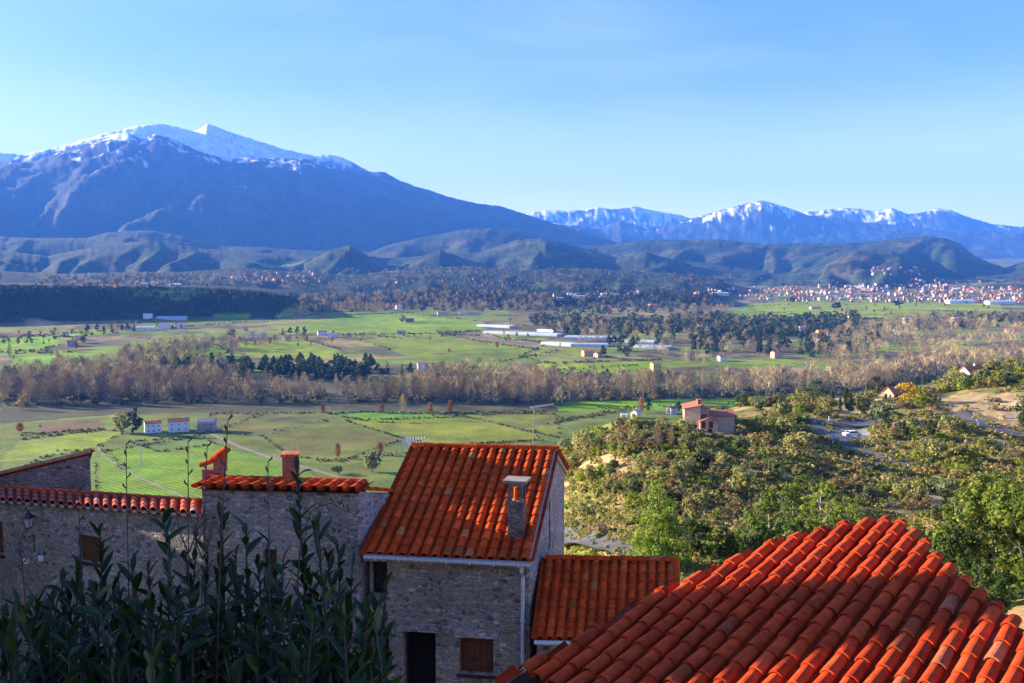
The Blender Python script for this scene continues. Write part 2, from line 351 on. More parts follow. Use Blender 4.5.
# the near spur: dry grass, green scrub, bare sandy cuts
near = (Rr < 600) & (TZ > 6)
sp = np.zeros_like(col); sp[:] = (.30, .21, .075)
q = fbm(TX / 14, TY / 14, 61, 5, .6); q2 = fbm(TX / 5, TY / 5, 66, 3)
sp = mix(sp, (.14, .16, .035), sst(-.1, .35, q)); sp = mix(sp, (.44, .31, .13), sst(.15, .5, -q + .4 * q2)); sp = mix(sp, (.14, .085, .04), sst(.1, .45, q2) * .6)
col[near] = sp[near]
def paint(pts, c, c2=None, soft=0, rows=None):
    P = world_poly(pts); mn = P.min(0); mx = P.max(0)
    cand = np.where((TX > mn[0] - 5) & (TX < mx[0] + 5) & (TY > mn[1] - 5) & (TY < mx[1] + 5))[0]
    jx = 2.5 * perlin(TX[cand] / 12, TY[cand] / 12, 8); jy = 2.5 * perlin(TX[cand] / 12, TY[cand] / 12, 9)
    k = cand[inside(P, TX[cand] + jx, TY[cand] + jy)]
    w = np.clip(.5 + .9 * fbm(TX[k] / 45, TY[k] / 45, 71, 4), 0, 1)[:, None]
    col[k] = np.array(c) * (1 - w) + np.array(c2 if c2 else c) * w
    VINE[k] = rows if rows else 0
VINE = np.zeros(len(TX))
GR, GR2, OL, OL2, TAN, TAN2, BR = (.19, .31, .004), (.25, .315, .008), (.22, .26, .025), (.21, .19, .04), (.31, .24, .085), (.24, .19, .07), (.15, .11, .045)
FIELDS = [
 ([(0,370),(180,372),(400,386),(560,392),(760,380),(900,360),(1024,352),(1024,372),(900,392),(760,398),(660,404),(560,412),(330,412),(150,412),(0,424)], (.10,.095,.04), (.07,.07,.035), 0),
 ([(0,424),(150,414),(330,412),(560,412),(720,402),(720,430),(560,470),(330,510),(0,520)], (.17,.185,.035), (.12,.17,.03), 0),
 ([(100,452),(190,438),(275,462),(345,486),(360,520),(190,530),(95,512)], (.15,.28,.015), (.20,.29,.018), 1),
 ([(0,478),(60,450),(96,452),(96,515),(0,520)], (.14,.24,.03), (.2,.25,.04), 1),
 ([(20,440),(100,430),(125,432),(90,450),(40,458),(0,462)], GR2, (.19,.24,.04), 0),
 ([(130,442),(200,436),(215,444),(160,452)], (.11,.17,.04), (.14,.2,.04), 0),
 ([(210,414),(330,413),(335,420),(260,436),(205,432)], OL2, (.10,.115,.035), 0),
 ([(262,436),(340,425),(400,440),(340,462),(290,456)], (.16,.19,.03), (.2,.17,.04), 1),
 ([(328,414),(365,412),(430,414),(470,417),(420,424),(370,422)], (.10,.25,.02), (.14,.26,.015), 0),
 ([(345,421),(460,417),(530,424),(540,440),(440,446),(400,438)], (.22,.27,.015), (.26,.26,.03), 2),
 ([(440,413),(556,414),(560,438),(530,432),(480,420)], OL, (.16,.14,.05), 2),
 ([(40,424),(100,420),(106,428),(40,434)], (.2,.12,.06), (.15,.11,.05), 0),
 ([(548,402),(640,400),(720,398),(800,393),(800,404),(700,408),(560,411)], (.11,.25,.015), GR, 0),
 ([(0,338),(55,335),(60,345),(30,352),(0,352)], (.18,.33,.01), GR, 0),
 ([(15,354),(75,352),(84,362),(60,367),(10,366)], GR, (.15,.26,.03), 0),
 ([(22,336),(110,331),(130,333),(70,337)], (.19,.31,.01), GR, 0),
 ([(138,354),(215,345),(232,352),(180,361),(148,362)], GR, GR2, 0), ([(135,352),(210,344),(218,346),(150,355)], OL, GR2, 0),
 ([(235,342),(300,338),(340,350),(340,358),(250,358)], GR2, OL, 0),
 ([(265,322),(330,313),(395,311),(430,316),(485,322),(480,331),(420,334),(330,334),(280,332)], (.21,.28,.012), (.17,.28,.01), 0),
 ([(262,320),(320,314),(330,320),(280,330)], TAN2, OL, 0),
 ([(360,340),(440,334),(480,336),(560,350),(500,362),(440,366),(390,350)], (.22,.29,.015), OL, 2),
 ([(436,332),(480,331),(500,338),(560,344),(540,350),(470,340)], (.16,.13,.075), TAN2, 0),
 ([(545,345),(600,344),(612,356),(560,365),(520,357)], OL, (.2,.19,.06), 0),
 ([(535,364),(660,360),(660,368),(590,375),(540,372)], OL, GR, 0),
 ([(588,305),(612,299),(685,297),(690,310),(640,316),(590,312)], TAN, (.2,.16,.07), 0),
 ([(625,321),(715,319),(718,326),(640,328)], TAN, OL, 0), ([(510,314),(580,316),(590,322),(510,326)], BR, OL2, 0),
 ([(722,313),(760,306),(830,302),(845,318),(780,319)], GR, (.15,.24,.03), 0),
 ([(735,304),(850,300),(1000,304),(1010,322),(900,320),(760,312)], OL, GR2, 0),
 ([(845,302),(930,303),(930,312),(850,312)], GR2, OL, 0), ([(930,311),(975,312),(975,318),(935,319)], (.13,.23,.03), OL, 0),
 ([(700,302),(750,299),(750,304),(705,306)], (.2,.165,.12), TAN2, 0),
 ([(980,352),(1024,350),(1024,358),(985,358)], GR2, OL, 0), ([(150,318),(250,316),(250,322),(160,328)], (.07,.13,.03), OL, 0),
 ([(212,313),(252,313),(250,318),(215,319)], (.12,.22,.03), GR, 0), ([(120,296),(180,288),(210,292),(190,299)], (.13,.15,.05), OL, 0),
 ([(250,262),(310,260),(300,265),(260,266)], (.1,.19,.04), OL, 0),
 # bare sandy cuts on the spur
 ([(930,398),(985,393),(1024,392),(1024,425),(1000,428),(985,415),(950,418),(925,412)], (.40,.27,.13), (.30,.22,.10), 0),
 ([(1000,405),(1024,398),(1024,436),(992,428)], (.50,.35,.19), (.42,.28,.14), 0),
 ([(832,430),(862,428),(870,440),(842,440)], (.46,.38,.27), (.40,.33,.22), 0),
 ([(600,456),(640,462),(632,475),(600,470)], (.38,.24,.11), (.28,.19,.08), 0),
 ([(565,520),(640,524),(660,540),(600,538),(566,532)], (.34,.24,.10), (.24,.18,.07), 0),
 ([(885,500),(950,490),(950,500),(890,512)], (.36,.26,.13), (.26,.2,.08), 0), ([(930,505),(970,500),(960,530),(925,530)], (.34,.25,.12), (.24,.19,.08), 0),
]
for f in FIELDS: paint(*f[:3], rows=f[3])

def terrain_material():
    m = bpy.data.materials.new('land'); m.use_nodes = True; t = m.node_tree; p = t.nodes['Principled BSDF']
    p.inputs['Roughness'].default_value = .95; p.inputs['Specular IOR Level'].default_value = .1
    a = nd(t, 'VertexColor', layer_name='Col'); cur = a.outputs[0]
    geo = nd(t, 'NewGeometry')
    for sc, am in ((.35, .25), (.035, .32), (.006, .25)):
        nz = nd(t, 'TexNoise'); nz.inputs['Scale'].default_value = sc; nz.inputs['Detail'].default_value = 5; t.links.new(geo.outputs['Position'], nz.inputs['Vector'])
        mr = nd(t, 'MapRange'); mr.inputs[1].default_value = .3; mr.inputs[2].default_value = .7; mr.inputs[3].default_value = 1 - am; mr.inputs[4].default_value = 1 + am
        t.links.new(nz.outputs[0], mr.inputs[0])
        mx = nd(t, 'Mix', data_type='RGBA', blend_type='MULTIPLY'); mx.inputs[0].default_value = 1
        t.links.new(cur, mx.inputs[6]); t.links.new(mr.outputs[0], mx.inputs[7]); cur = mx.outputs[2]
    # vine rows
    v = nd(t, 'Attribute', attribute_name='vine')
    mp = nd(t, 'Mapping'); mp.inputs['Rotation'].default_value = (0, 0, R(-49.5)); t.links.new(geo.outputs['Position'], mp.inputs[0])
    wv = nd(t, 'TexWave', wave_type='BANDS', bands_direction='X'); wv.inputs['Scale'].default_value = .08; wv.inputs['Distortion'].default_value = .8
    t.links.new(mp.outputs[0], wv.inputs[0])
    mr = nd(t, 'MapRange'); mr.inputs[1].default_value = .25; mr.inputs[2].default_value = .75; t.links.new(wv.outputs['Fac'], mr.inputs[0])
    mul = nd(t, 'Math', operation='MULTIPLY'); t.links.new(mr.outputs[0], mul.inputs[0]); t.links.new(v.outputs['Fac'], mul.inputs[1])
    mx = nd(t, 'Mix', data_type='RGBA'); t.links.new(mul.outputs[0], mx.inputs[0]); t.links.new(cur, mx.inputs[6])
    mx.inputs[7].default_value = (.045, .07, .012, 1); cur = mx.outputs[2]
    t.links.new(cur, p.inputs['Base Color'])
    return m
MAT_LAND = terrain_material()
def build_terrain():
    me = bpy.data.meshes.new('ground'); V = np.stack([TX, TY, TZ], 1).astype(np.float32)
    me.vertices.add(len(V)); me.vertices.foreach_set('co', V.ravel()); n = len(TF)
    me.loops.add(n * 4); me.loops.foreach_set('vertex_index', TF.astype(np.int32).ravel())
    me.polygons.add(n); me.polygons.foreach_set('loop_start', np.arange(0, n * 4, 4, dtype=np.int32)); me.update(calc_edges=True)
    ca_ = me.color_attributes.new('Col', 'FLOAT_COLOR', 'POINT'); c4 = np.ones((len(V), 4), np.float32); c4[:, :3] = col
    ca_.data.foreach_set('color', c4.ravel())
    va = me.attributes.new('vine', 'FLOAT', 'POINT'); va.data.foreach_set('value', (np.clip(VINE, 0, 1) * .45).astype(np.float32))
    me.materials.append(MAT_LAND); me.polygons.foreach_set('use_smooth', np.ones(n, bool))
    o = bpy.data.objects.new('ground', me); C.objects.link(o)
    tag(o, kind='structure', label='valley floor, fields, hills and snow capped mountains')
build_terrain()
print('terrain', len(TX))
# ---------------------------------------------------------------- the air
def haze():
    m = bpy.data.materials.new('haze_air'); m.use_nodes = True; t = m.node_tree
    t.nodes.remove(t.nodes['Principled BSDF']); pv = nd(t, 'VolumePrincipled')
    pv.inputs['Color'].default_value = (.08, .29, 1.0, 1); pv.inputs['Density'].default_value = HAZE
    pv.inputs['Anisotropy'].default_value = 0.0
    t.links.new(pv.outputs[0], t.nodes['Material Output'].inputs['Volume'])
    b = MB(); b.box((0, 8000, 1324), (32000, 28000, 2652)); o = b.build('haze', m)
    tag(o, 'blue morning air haze filling the whole valley', 'haze', kind='stuff')
HAZE = 5.6e-5
haze()
# ---------------------------------------------------------------- village materials
def stone_material(name, tint, scale=3.2, mortar=(.30, .27, .24), var=.5):
    m = bpy.data.materials.new(name); m.use_nodes = True; t = m.node_tree; p = t.nodes['Principled BSDF']
    p.inputs['Roughness'].default_value = .92; p.inputs['Specular IOR Level'].default_value = .15
    g = nd(t, 'NewGeometry'); mp = nd(t, 'Mapping'); mp.inputs['Scale'].default_value = (1, 1, 1.75); t.links.new(g.outputs['Position'], mp.inputs[0])
    wz = nd(t, 'TexNoise'); wz.inputs['Scale'].default_value = 2.5; t.links.new(mp.outputs[0], wz.inputs['Vector'])
    mv = nd(t, 'Mix', data_type='VECTOR'); mv.inputs[0].default_value = .10; t.links.new(mp.outputs[0], mv.inputs[4]); t.links.new(wz.outputs['Color'], mv.inputs[5])
    v1 = nd(t, 'TexVoronoi', feature='F1'); v2 = nd(t, 'TexVoronoi', feature='DISTANCE_TO_EDGE')
    for v in (v1, v2):
        v.inputs['Scale'].default_value = scale; v.inputs['Randomness'].default_value = .95; t.links.new(mv.outputs[1], v.inputs['Vector'])
    sep = nd(t, 'SeparateColor'); t.links.new(v1.outputs['Color'], sep.inputs[0])
    rp = nd(t, 'ValToRGB'); e = rp.color_ramp.elements
    e[0].position = 0; e[0].color = (*[c * (1 - var) for c in tint], 1); e[1].position = 1; e[1].color = (*[min(1, c * (1 + var)) for c in tint], 1)
    for pos, c in ((.18, [tint[0] * .75, tint[1] * .8, tint[2] * .95]), (.42, [tint[0] * 1.15, tint[1] * 1.0, tint[2] * .8]), (.62, tint), (.8, [tint[0] * 1.25, tint[1] * 1.0, tint[2] * .72])):
        k = e.new(pos); k.color = (*c, 1)
    t.links.new(sep.outputs[0], rp.inputs[0])
    mr = nd(t, 'MapRange'); mr.inputs[1].default_value = .03; mr.inputs[2].default_value = .12; t.links.new(v2.outputs['Distance'], mr.inputs[0])
    mx = nd(t, 'Mix', data_type='RGBA'); mx.inputs[6].default_value = (*mortar, 1); t.links.new(rp.outputs[0], mx.inputs[7]); t.links.new(mr.outputs[0], mx.inputs[0])
    nz = nd(t, 'TexNoise'); nz.inputs['Scale'].default_value = 14; nz.inputs['Detail'].default_value = 5; t.links.new(g.outputs['Position'], nz.inputs['Vector'])
    m2 = nd(t, 'MapRange'); m2.inputs[1].default_value = .3; m2.inputs[2].default_value = .7; m2.inputs[3].default_value = .75; m2.inputs[4].default_value = 1.25; t.links.new(nz.outputs[0], m2.inputs[0])
    nb = nd(t, 'TexNoise'); nb.inputs['Scale'].default_value = .8; nb.inputs['Detail'].default_value = 3; t.links.new(g.outputs['Position'], nb.inputs['Vector'])
    m3 = nd(t, 'MapRange'); m3.inputs[1].default_value = .3; m3.inputs[2].default_value = .7; m3.inputs[3].default_value = .75; m3.inputs[4].default_value = 1.2; t.links.new(nb.outputs[0], m3.inputs[0])
    a = nd(t, 'Mix', data_type='RGBA', blend_type='MULTIPLY'); a.inputs[0].default_value = 1; t.links.new(mx.outputs[2], a.inputs[6]); t.links.new(m2.outputs[0], a.inputs[7])
    b = nd(t, 'Mix', data_type='RGBA', blend_type='MULTIPLY'); b.inputs[0].default_value = 1; t.links.new(a.outputs[2], b.inputs[6]); t.links.new(m3.outputs[0], b.inputs[7])
    t.links.new(b.outputs[2], p.inputs['Base Color'])
    hgt = nd(t, 'Math', operation='MULTIPLY_ADD'); hgt.inputs[1].default_value = .25; t.links.new(nz.outputs[0], hgt.inputs[0]); t.links.new(mr.outputs[0], hgt.inputs[2])
    bp = nd(t, 'Bump'); bp.inputs['Strength'].default_value = .9; bp.inputs['Distance'].default_value = .05; t.links.new(hgt.outputs[0], bp.inputs['Height']); t.links.new(bp.outputs[0], p.inputs['Normal'])
    return m
STONE = stone_material('rubble_stone', (.29, .26, .215), 6.8, (.44, .39, .33), .62)
STONE_B = stone_material('pale_rubble_stone', (.38, .34, .32), 6.5, (.46, .41, .38), .5)
STONE_D = stone_material('warm_rubble_stone', (.36, .26, .20), 5.5, (.40, .33, .28), .6)
STONE_C = stone_material('brown_rubble_stone', (.20, .145, .12), 4.5, (.20, .17, .15), .55)
TILE = material('clay_tile', (1, 1, 1), .9, attr=True, noise=[(9, 5, .3), (1.3, 3, .14)], bump=(30, .35, .01), spec=.1)
TILE_BACK = material('roof_underlay', (.10, .035, .018), .95)
def weather(m, col=(.20, .17, .11), lo=.63, hi=.74, scale=6.0, amount=.6):
    t = m.node_tree; p = t.nodes['Principled BSDF']; src = p.inputs['Base Color'].links[0].from_socket; g = nd(t, 'NewGeometry')
    n1_ = nd(t, 'TexNoise'); n1_.inputs['Scale'].default_value = scale; n1_.inputs['Detail'].default_value = 8; n1_.inputs['Roughness'].default_value = .7; t.links.new(g.outputs['Position'], n1_.inputs['Vector'])
    mr = nd(t, 'MapRange'); mr.inputs[1].default_value = lo; mr.inputs[2].default_value = hi; mr.inputs[4].default_value = amount; t.links.new(n1_.outputs[0], mr.inputs[0])
    mx = nd(t, 'Mix', data_type='RGBA'); mx.inputs[7].default_value = (*col, 1); t.links.new(mr.outputs[0], mx.inputs[0]); t.links.new(src, mx.inputs[6]); t.links.new(mx.outputs[2], p.inputs['Base Color'])
weather(TILE); weather(TILE, (.10, .03, .015), .56, .75, 1.7, .35)
MORTAR = material('lime_mortar', (.42, .36, .31), .95, noise=[(12, 4, .25)], bump=(25, .4, .02))
RENDERW = material('grey_render', (.26, .21, .17), .95, noise=[(3, 5, .25), (20, 4, .12)], bump=(30, .3, .01))
ZINC = material('painted_zinc', (.55, .57, .60), .45, noise=[(6, 3, .1)], spec=.5)
WOOD_D = material('dark_wood', (.055, .022, .014), .7, noise=[(10, 5, .35)])
WOOD_B = material('brown_shutter_wood', (.13, .05, .024), .65, noise=[(8, 5, .3)])
GLASSD = material('dark_pane', (.012, .013, .016), .12, spec=.6)
DARK = material('dark_interior', (.008, .008, .009), .9)
BRICK = material('red_brick', (.26, .12, .075), .9, noise=[(18, 4, .35), (3, 3, .2)], bump=(22, .6, .03))
IRON = material('black_iron', (.02, .02, .022), .5, spec=.5)
LANTERN_GLASS = material('frosted_lantern_glass', (.55, .52, .48), .3, spec=.5)
WHITE_P = material('white_plastic', (.75, .75, .76), .5)
CABLE = material('cable', (.02, .02, .02), .7)
ALU = material('pale_aluminium', (.75, .73, .70), .4, spec=.6)
PVC = ZINC
def tile_col(base, v=.22):
    k = 1 + RNG.uniform(-v, v); h = RNG.uniform(-.12, .12)
    q_ = RNG.random()
    if q_ < .03: return (base[0] * .62 * k, base[1] * 1.1 * k, base[2] * 1.6 * k)
    if q_ < .045: return (base[0] * .85 * k, base[1] * 2.0 * k, base[2] * 4.0 * k)
    if RNG.random() < .06: k *= 1.25
    return (base[0] * k, base[1] * k * (1 + h), base[2] * k * (1 + 2 * h))
TBASE = (.53, .066, .011)
def vec(p): return np.array(p, float)
def nrm(v): return v / np.linalg.norm(v)
def tile_field(mb, pos, ncol, t0, t1, ulen, vlen, base=TBASE, tl=.36, seg=6, thick=.014, pan=True, jit=.006, first_pan=True, hk=.62):
    """canal tiles: pos(s, t) is the roof surface for s, t in 0..1; columns run along t; t0(s), t1(s) cut each column"""
    P = lambda s, t: vec(pos(s, t))
    def arc(s, t, w, h, n, lift, up):
        c = P(s, t); du = nrm(P(s + .01, t) - P(s - .01, t)); dv = nrm(P(s, t + .01) - P(s, t - .01)); nn = np.cross(du, dv); nn /= np.linalg.norm(nn)
        if nn[2] < 0: nn = -nn
        out = []
        for k in range(n + 1):
            a = math.pi * k / n
            out.append(c - du * w * math.cos(a) + nn * (lift + (h * math.sin(a) if up else h * (1 - math.sin(a)))))
        return out
    sp = ulen / ncol
    for kind in ((1, 0) if pan else (1,)):
        for i in range(ncol + (0 if kind else 1)):
            s = (i + .5) / ncol if kind else i / ncol
            if not (0 <= s <= 1): continue
            a, b = t0(s), t1(s)
            L = (b - a) * vlen
            if L < .12: continue
            n = max(1, int(math.ceil(L / tl))); st = tl / vlen
            off = RNG.uniform(-.03, .03)
            for k in range(n):
                ta = a + k * st + (off / vlen if k else 0); tb = min(b + .02 / vlen, a + (k + 1) * st + .07 / vlen)
                if tb <= ta: continue
                j = RNG.uniform(-jit, jit); j2 = RNG.uniform(-jit, jit)
                c = tile_col(base)
                if kind:      # cover tile, wide mouth down
                    w0, w1 = sp * .38, sp * .32; h0, h1 = w0 * hk * 1.3, w1 * hk * 1.3; l0, l1 = sp * .13 + .022, sp * .13 + .002
                    A = arc(s + j / ulen, ta, w0, h0, seg, l0, True); B = arc(s + j2 / ulen, tb, w1, h1, seg, l1, True)
                    A2 = arc(s + j / ulen, ta, w0 - thick, h0 - thick, seg, l0, True)
                    for q in range(seg):
                        mb.face((A[q], A[q + 1], B[q + 1], B[q]), c); 
                        mb.face((A2[q], A2[q + 1], A[q + 1], A[q]), (c[0] * 1.12, c[1] * 1.5, c[2] * 1.8))
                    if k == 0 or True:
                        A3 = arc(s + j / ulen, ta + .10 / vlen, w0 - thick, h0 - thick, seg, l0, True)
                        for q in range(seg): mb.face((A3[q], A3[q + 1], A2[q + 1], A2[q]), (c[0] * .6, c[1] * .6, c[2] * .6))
                else:         # channel tile between
                    w0 = sp * .36; h = w0 * .7; sg = max(3, seg - 2)
                    A = arc(s, ta, w0, h, sg, .012, False); B = arc(s, tb, w0, h, sg, .0, False)
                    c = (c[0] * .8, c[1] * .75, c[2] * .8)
                    for q in range(sg): mb.face((A[q], A[q + 1], B[q + 1], B[q]), c)
def ridge_tiles(mb, p0, p1, rad=.12, tl=.38, base=TBASE, seg=7, droop=.55):
    p0, p1 = vec(p0), vec(p1); L = np.linalg.norm(p1 - p0); d = (p1 - p0) / L; n = max(1, int(round(L / tl)))
    up = vec((0, 0, 1)); sd = nrm(np.cross(d, up)); up = np.cross(sd, d)
    for k in range(n):
        a = p0 + d * (L * k / n); b = p0 + d * (L * (k + 1) / n + .06); c = tile_col(base); r0, r1 = rad, rad * .86
        j = RNG.uniform(-.006, .006)
        for (ri, ro) in ((0, 1),):
            A = [a + sd * (r0 * math.cos(math.pi * q / seg) + j) + up * (r0 * math.sin(math.pi * q / seg) * 1.0 + .012) for q in range(seg + 1)]
            B = [b + sd * (r1 * math.cos(math.pi * q / seg) + j) + up * (r1 * math.sin(math.pi * q / seg) * 1.0) for q in range(seg + 1)]
            A2 = [a + sd * ((r0 - .014) * math.cos(math.pi * q / seg) + j) + up * ((r0 - .014) * math.sin(math.pi * q / seg) + .012) for q in range(seg + 1)]
            for q in range(seg):
                mb.face((A[q], A[q + 1], B[q + 1], B[q]), c); mb.face((A2[q], A2[q + 1], A[q + 1], A[q]), (c[0] * 1.15, c[1] * 1.5, c[2] * 1.8))
def bil(A, B, Cc, D):
    A, B, Cc, D = map(vec, (A, B, Cc, D))
    return lambda s, t: A * (1 - s) * (1 - t) + B * s * (1 - t) + Cc * s * t + D * (1 - s) * t
def W(p): return (p[0], p[1], p[2])
def sub(mb, A, B, Cc, D, down=.02, m=0, col=(1, 1, 1)):
    mb.face([(p[0], p[1], p[2] - down) for p in (A, B, Cc, D)], col, m)

def wall_panel(mb, P0, P1, zb, zt0, zt1, holes=(), depth=.22, m=0, inward=None):
    """upright wall from plan point P0 to P1 with rectangular openings (u0,u1,z0,z1) and their reveals; inward: unit normal into the house"""
    P0, P1 = vec(P0[:2]), vec(P1[:2]); L = np.linalg.norm(P1 - P0); d = (P1 - P0) / L
    zt = lambda u: zt0 + (zt1 - zt0) * u / L
    us = sorted({0, L, *[h[0] for h in holes], *[h[1] for h in holes]}); zs = sorted({zb, *[h[2] for h in holes], *[h[3] for h in holes]})
    q = lambda u, z, o=0: (P0[0] + d[0] * u + (inward[0] * o if o else 0), P0[1] + d[1] * u + (inward[1] * o if o else 0), z)
    for a, b in zip(us, us[1:]):
        for i, z0 in enumerate(zs):
            last = i == len(zs) - 1; z1 = None if last else zs[i + 1]
            mu = (a + b) / 2; mz = (z0 + (zt(mu) if last else z1)) / 2
            if any(h[0] < mu < h[1] and h[2] < mz < h[3] for h in holes): continue
            if last: mb.face((q(a, z0), q(b, z0), q(b, zt(b)), q(a, zt(a))), m=m)
            else: mb.face((q(a, z0), q(b, z0), q(b, z1), q(a, z1)), m=m)
    for (a, b, z0, z1) in holes:
        o = depth
        mb.face((q(a, z0), q(b, z0), q(b, z0, o), q(a, z0, o)), m=m); mb.face((q(a, z1), q(a, z1, o), q(b, z1, o), q(b, z1)), m=m)
        mb.face((q(a, z0), q(a, z0, o), q(a, z1, o), q(a, z1)), m=m); mb.face((q(b, z0), q(b, z1), q(b, z1, o), q(b, z0, o)), m=m)
    return q, L
def window_parts(parent, q, hole, kind='shutter', depth=.2, label=None, name='window', bars=1):
    """frame (part) with pane / panels / sill as sub-parts, set in the reveal"""
    a, b, z0, z1 = hole; f = .05
    fm = MB()
    def bx(u0, u1, w0, w1, o0, o1, mb):
        P = [q(u0, w0, o0), q(u1, w0, o0), q(u1, w0, o1), q(u0, w0, o1), q(u0, w1, o0), q(u1, w1, o0), q(u1, w1, o1), q(u0, w1, o1)]
        for g in ((0, 1, 5, 4), (1, 2, 6, 5), (2, 3, 7, 6), (3, 0, 4, 7), (4, 5, 6, 7), (3, 2, 1, 0)): mb.face([P[i] for i in g])
    o0, o1 = depth - .07, depth - .01
    bx(a + .002, a + f, z0 + .002, z1 - .002, o0, o1, fm); bx(b - f, b - .002, z0 + .002, z1 - .002, o0, o1, fm)
    bx(a + f, b - f, z0 + .002, z0 + f, o0, o1, fm); bx(a + f, b - f, z1 - f, z1 - .002, o0, o1, fm)
    for k in range(bars):
        u = a + (b - a) * (k + 1) / (bars + 1); bx(u - .022, u + .022, z0 + f, z1 - f, o0 + .006, o1 - .006, fm)
    mt = {'shutter': WOOD_B, 'glass': WOOD_D, 'door': WOOD_D}[kind]
    fr = fm.build(name, mt, parent)
    if label: fr['label'] = label
    pm = MB(); bx(a + f * .6, b - f * .6, z0 + f * .6, z1 - f * .6, depth - .035, depth - .03, pm)
    if kind == 'shutter':
        n = 5
        for k in range(n):
            u0 = a + f + (b - a - 2 * f) * k / n; bx(u0 + .006, u0 + (b - a - 2 * f) / n - .006, z0 + f, z1 - f, depth - .075, depth - .04, pm)
        bx(a + f, b - f, z0 + .2, z0 + .27, depth - .09, depth - .075, pm); bx(a + f, b - f, z1 - .27, z1 - .2, depth - .09, depth - .075, pm)
    pm.build('shutter_panel' if kind == 'shutter' else 'pane' if kind == 'glass' else 'door_panel', WOOD_B if kind == 'shutter' else GLASSD if kind == 'glass' else DARK, fr)
    if kind != 'door':
        sm = MB(); bx(a - .06, b + .06, z0 - .07, z0 - .004, -.05, depth - .08, sm); sm.build('sill', BRICK if kind == 'glass' else WOOD_D, fr)
    return fr
GROUND_Z = CAM_Z - 12.5

# ---------------------------------------------------------------- the middle house: rubble facade, sunlit tile roof, tall chimney
PL, PR = at_depth(365, 553, 21.55), at_depth(531, 560, 21.0)
RL, RR_ = at_depth(414, 448, 24.9), at_depth(556, 451, 24.45)
BR, BL = at_depth(567, 471, 26.5), (PL[0] + 1.5, 27.0, RL[2] - 1.0)
ze = PL[2]
house = empty('stone_house', (PL[0], PL[1], GROUND_Z)); tag(house, 'stone house with the broad sunlit red tile roof, tall chimney and white downpipe', 'house')
house['group'] = 'stone houses of the village'; del house['group']
def under(parent, o): # keep world placement of a part built in world space under an Empty
    if o: o.parent = parent; o.matrix_parent_inverse = parent.matrix_world.inverted() if False else o.matrix_parent_inverse; o.location = tuple(-c for c in parent.location)
    return o
def adopt(root):
    """parts were made in world coordinates: shift their meshes into the root's space"""
    loc = vec(root.location)
    for ch in bpy.data.objects:
        if ch.parent is root or (ch.parent and ch.parent.parent is root):
            if ch.type == 'MESH' and not ch.get('_adopted'):
                n = len(ch.data.vertices); co = np.empty(n * 3, np.float32); ch.data.vertices.foreach_get('co', co)
                co = (co.reshape(-1, 3) - loc).astype(np.float32); ch.data.vertices.foreach_set('co', co.ravel()); ch.data.update(); ch['_adopted'] = 1
def clean():
    for o in bpy.data.objects:
        if '_adopted' in o: del o['_adopted']
inset = .16
fd = nrm(vec(PR[:2] + (0,)) - vec(PL[:2] + (0,))); nin = vec((-fd[1], fd[0], 0));
rd = nrm(vec(BR[:2] + (0,)) - vec(PR[:2] + (0,)))
F0 = vec(PL) + nin * .22 + fd * .05; F1 = vec(PR) + nin * .22 - fd * .06; zt = ze + .02
Lf = np.linalg.norm((F1 - F0)[:2])
def u_at(px): # along-facade distance of a pixel column
    best = None
    for k in np.linspace(0, Lf, 600):
        p = F0 + fd * k; x = 512 + FPX * p[0] / (p[1] * CP - (-6.5) * SP)
        if best is None or abs(x - px) < best[0]: best = (abs(x - px), k)
    return best[1]
def z_at(py, Y): return at_depth(512, py, Y)[2]
Yf = 21.5
holes = [(u_at(370), u_at(387), z_at(599, Yf), z_at(564, Yf)), (u_at(403), u_at(435), z_at(705, Yf), z_at(633, Yf)), (u_at(459), u_at(493), z_at(673, Yf), z_at(636, Yf)),
         (u_at(371), u_at(388), z_at(668, Yf), z_at(632, Yf))]
w = MB()
q, L_ = wall_panel(w, F0, F1, GROUND_Z, zt, zt, holes, .3, inward=nin)
for h_ in holes[:3]:
    lt_ = MB(); L2 = h_[1] - h_[0] + .3; uu = (h_[0] + h_[1]) / 2; p_ = F0 + fd * uu - nin * .03; lt_.box((p_[0], p_[1], h_[3] + .12), (L2, .08, .22), math.atan2(fd[1], fd[0])); lt_.build('lintel', STONE_B, house)
# right gable: front eave up to ridge, down to the rear eave, with one narrow slit window
G0 = F1; dG = rd; LG = np.linalg.norm((vec(BR) - vec(PR))[:2]) - .1
inw = vec((-dG[1], dG[0], 0))
tr = np.dot((vec(RR_) - vec(PR))[:2], dG[:2])
G1 = vec(PR) + rd * LG - fd * .06
Gp = lambda k, z: (F1[0] + (G1 - F1)[0] * k, F1[1] + (G1 - F1)[1] * k, z)
kr = tr / LG
slit = (.50, .545)
zs0, zs1 = ze - .6, RR_[2] - 1.25
zr = lambda k: (ze + (RR_[2] - ze) * k / kr) if k < kr else (RR_[2] + (BR[2] - RR_[2]) * (k - kr) / (1 - kr))
g_first = len(w.f)
ks = [0, slit[0], slit[1], kr, 1]
for a, b in zip(ks, ks[1:]):
    if a == slit[0]:
        w.face((Gp(a, GROUND_Z), Gp(b, GROUND_Z), Gp(b, zs0), Gp(a, zs0))); w.face((Gp(a, zs1), Gp(b, zs1), Gp(b, zr(b) - .03), Gp(a, zr(a) - .03)))
    else: w.face((Gp(a, GROUND_Z), Gp(b, GROUND_Z), Gp(b, zr(b) - .03), Gp(a, zr(a) - .03)))
for a in slit:   # reveals
    w.face((Gp(a, zs0), Gp(a, zs1), tuple(vec(Gp(a, zs1)) + inw * .25), tuple(vec(Gp(a, zs0)) + inw * .25)))
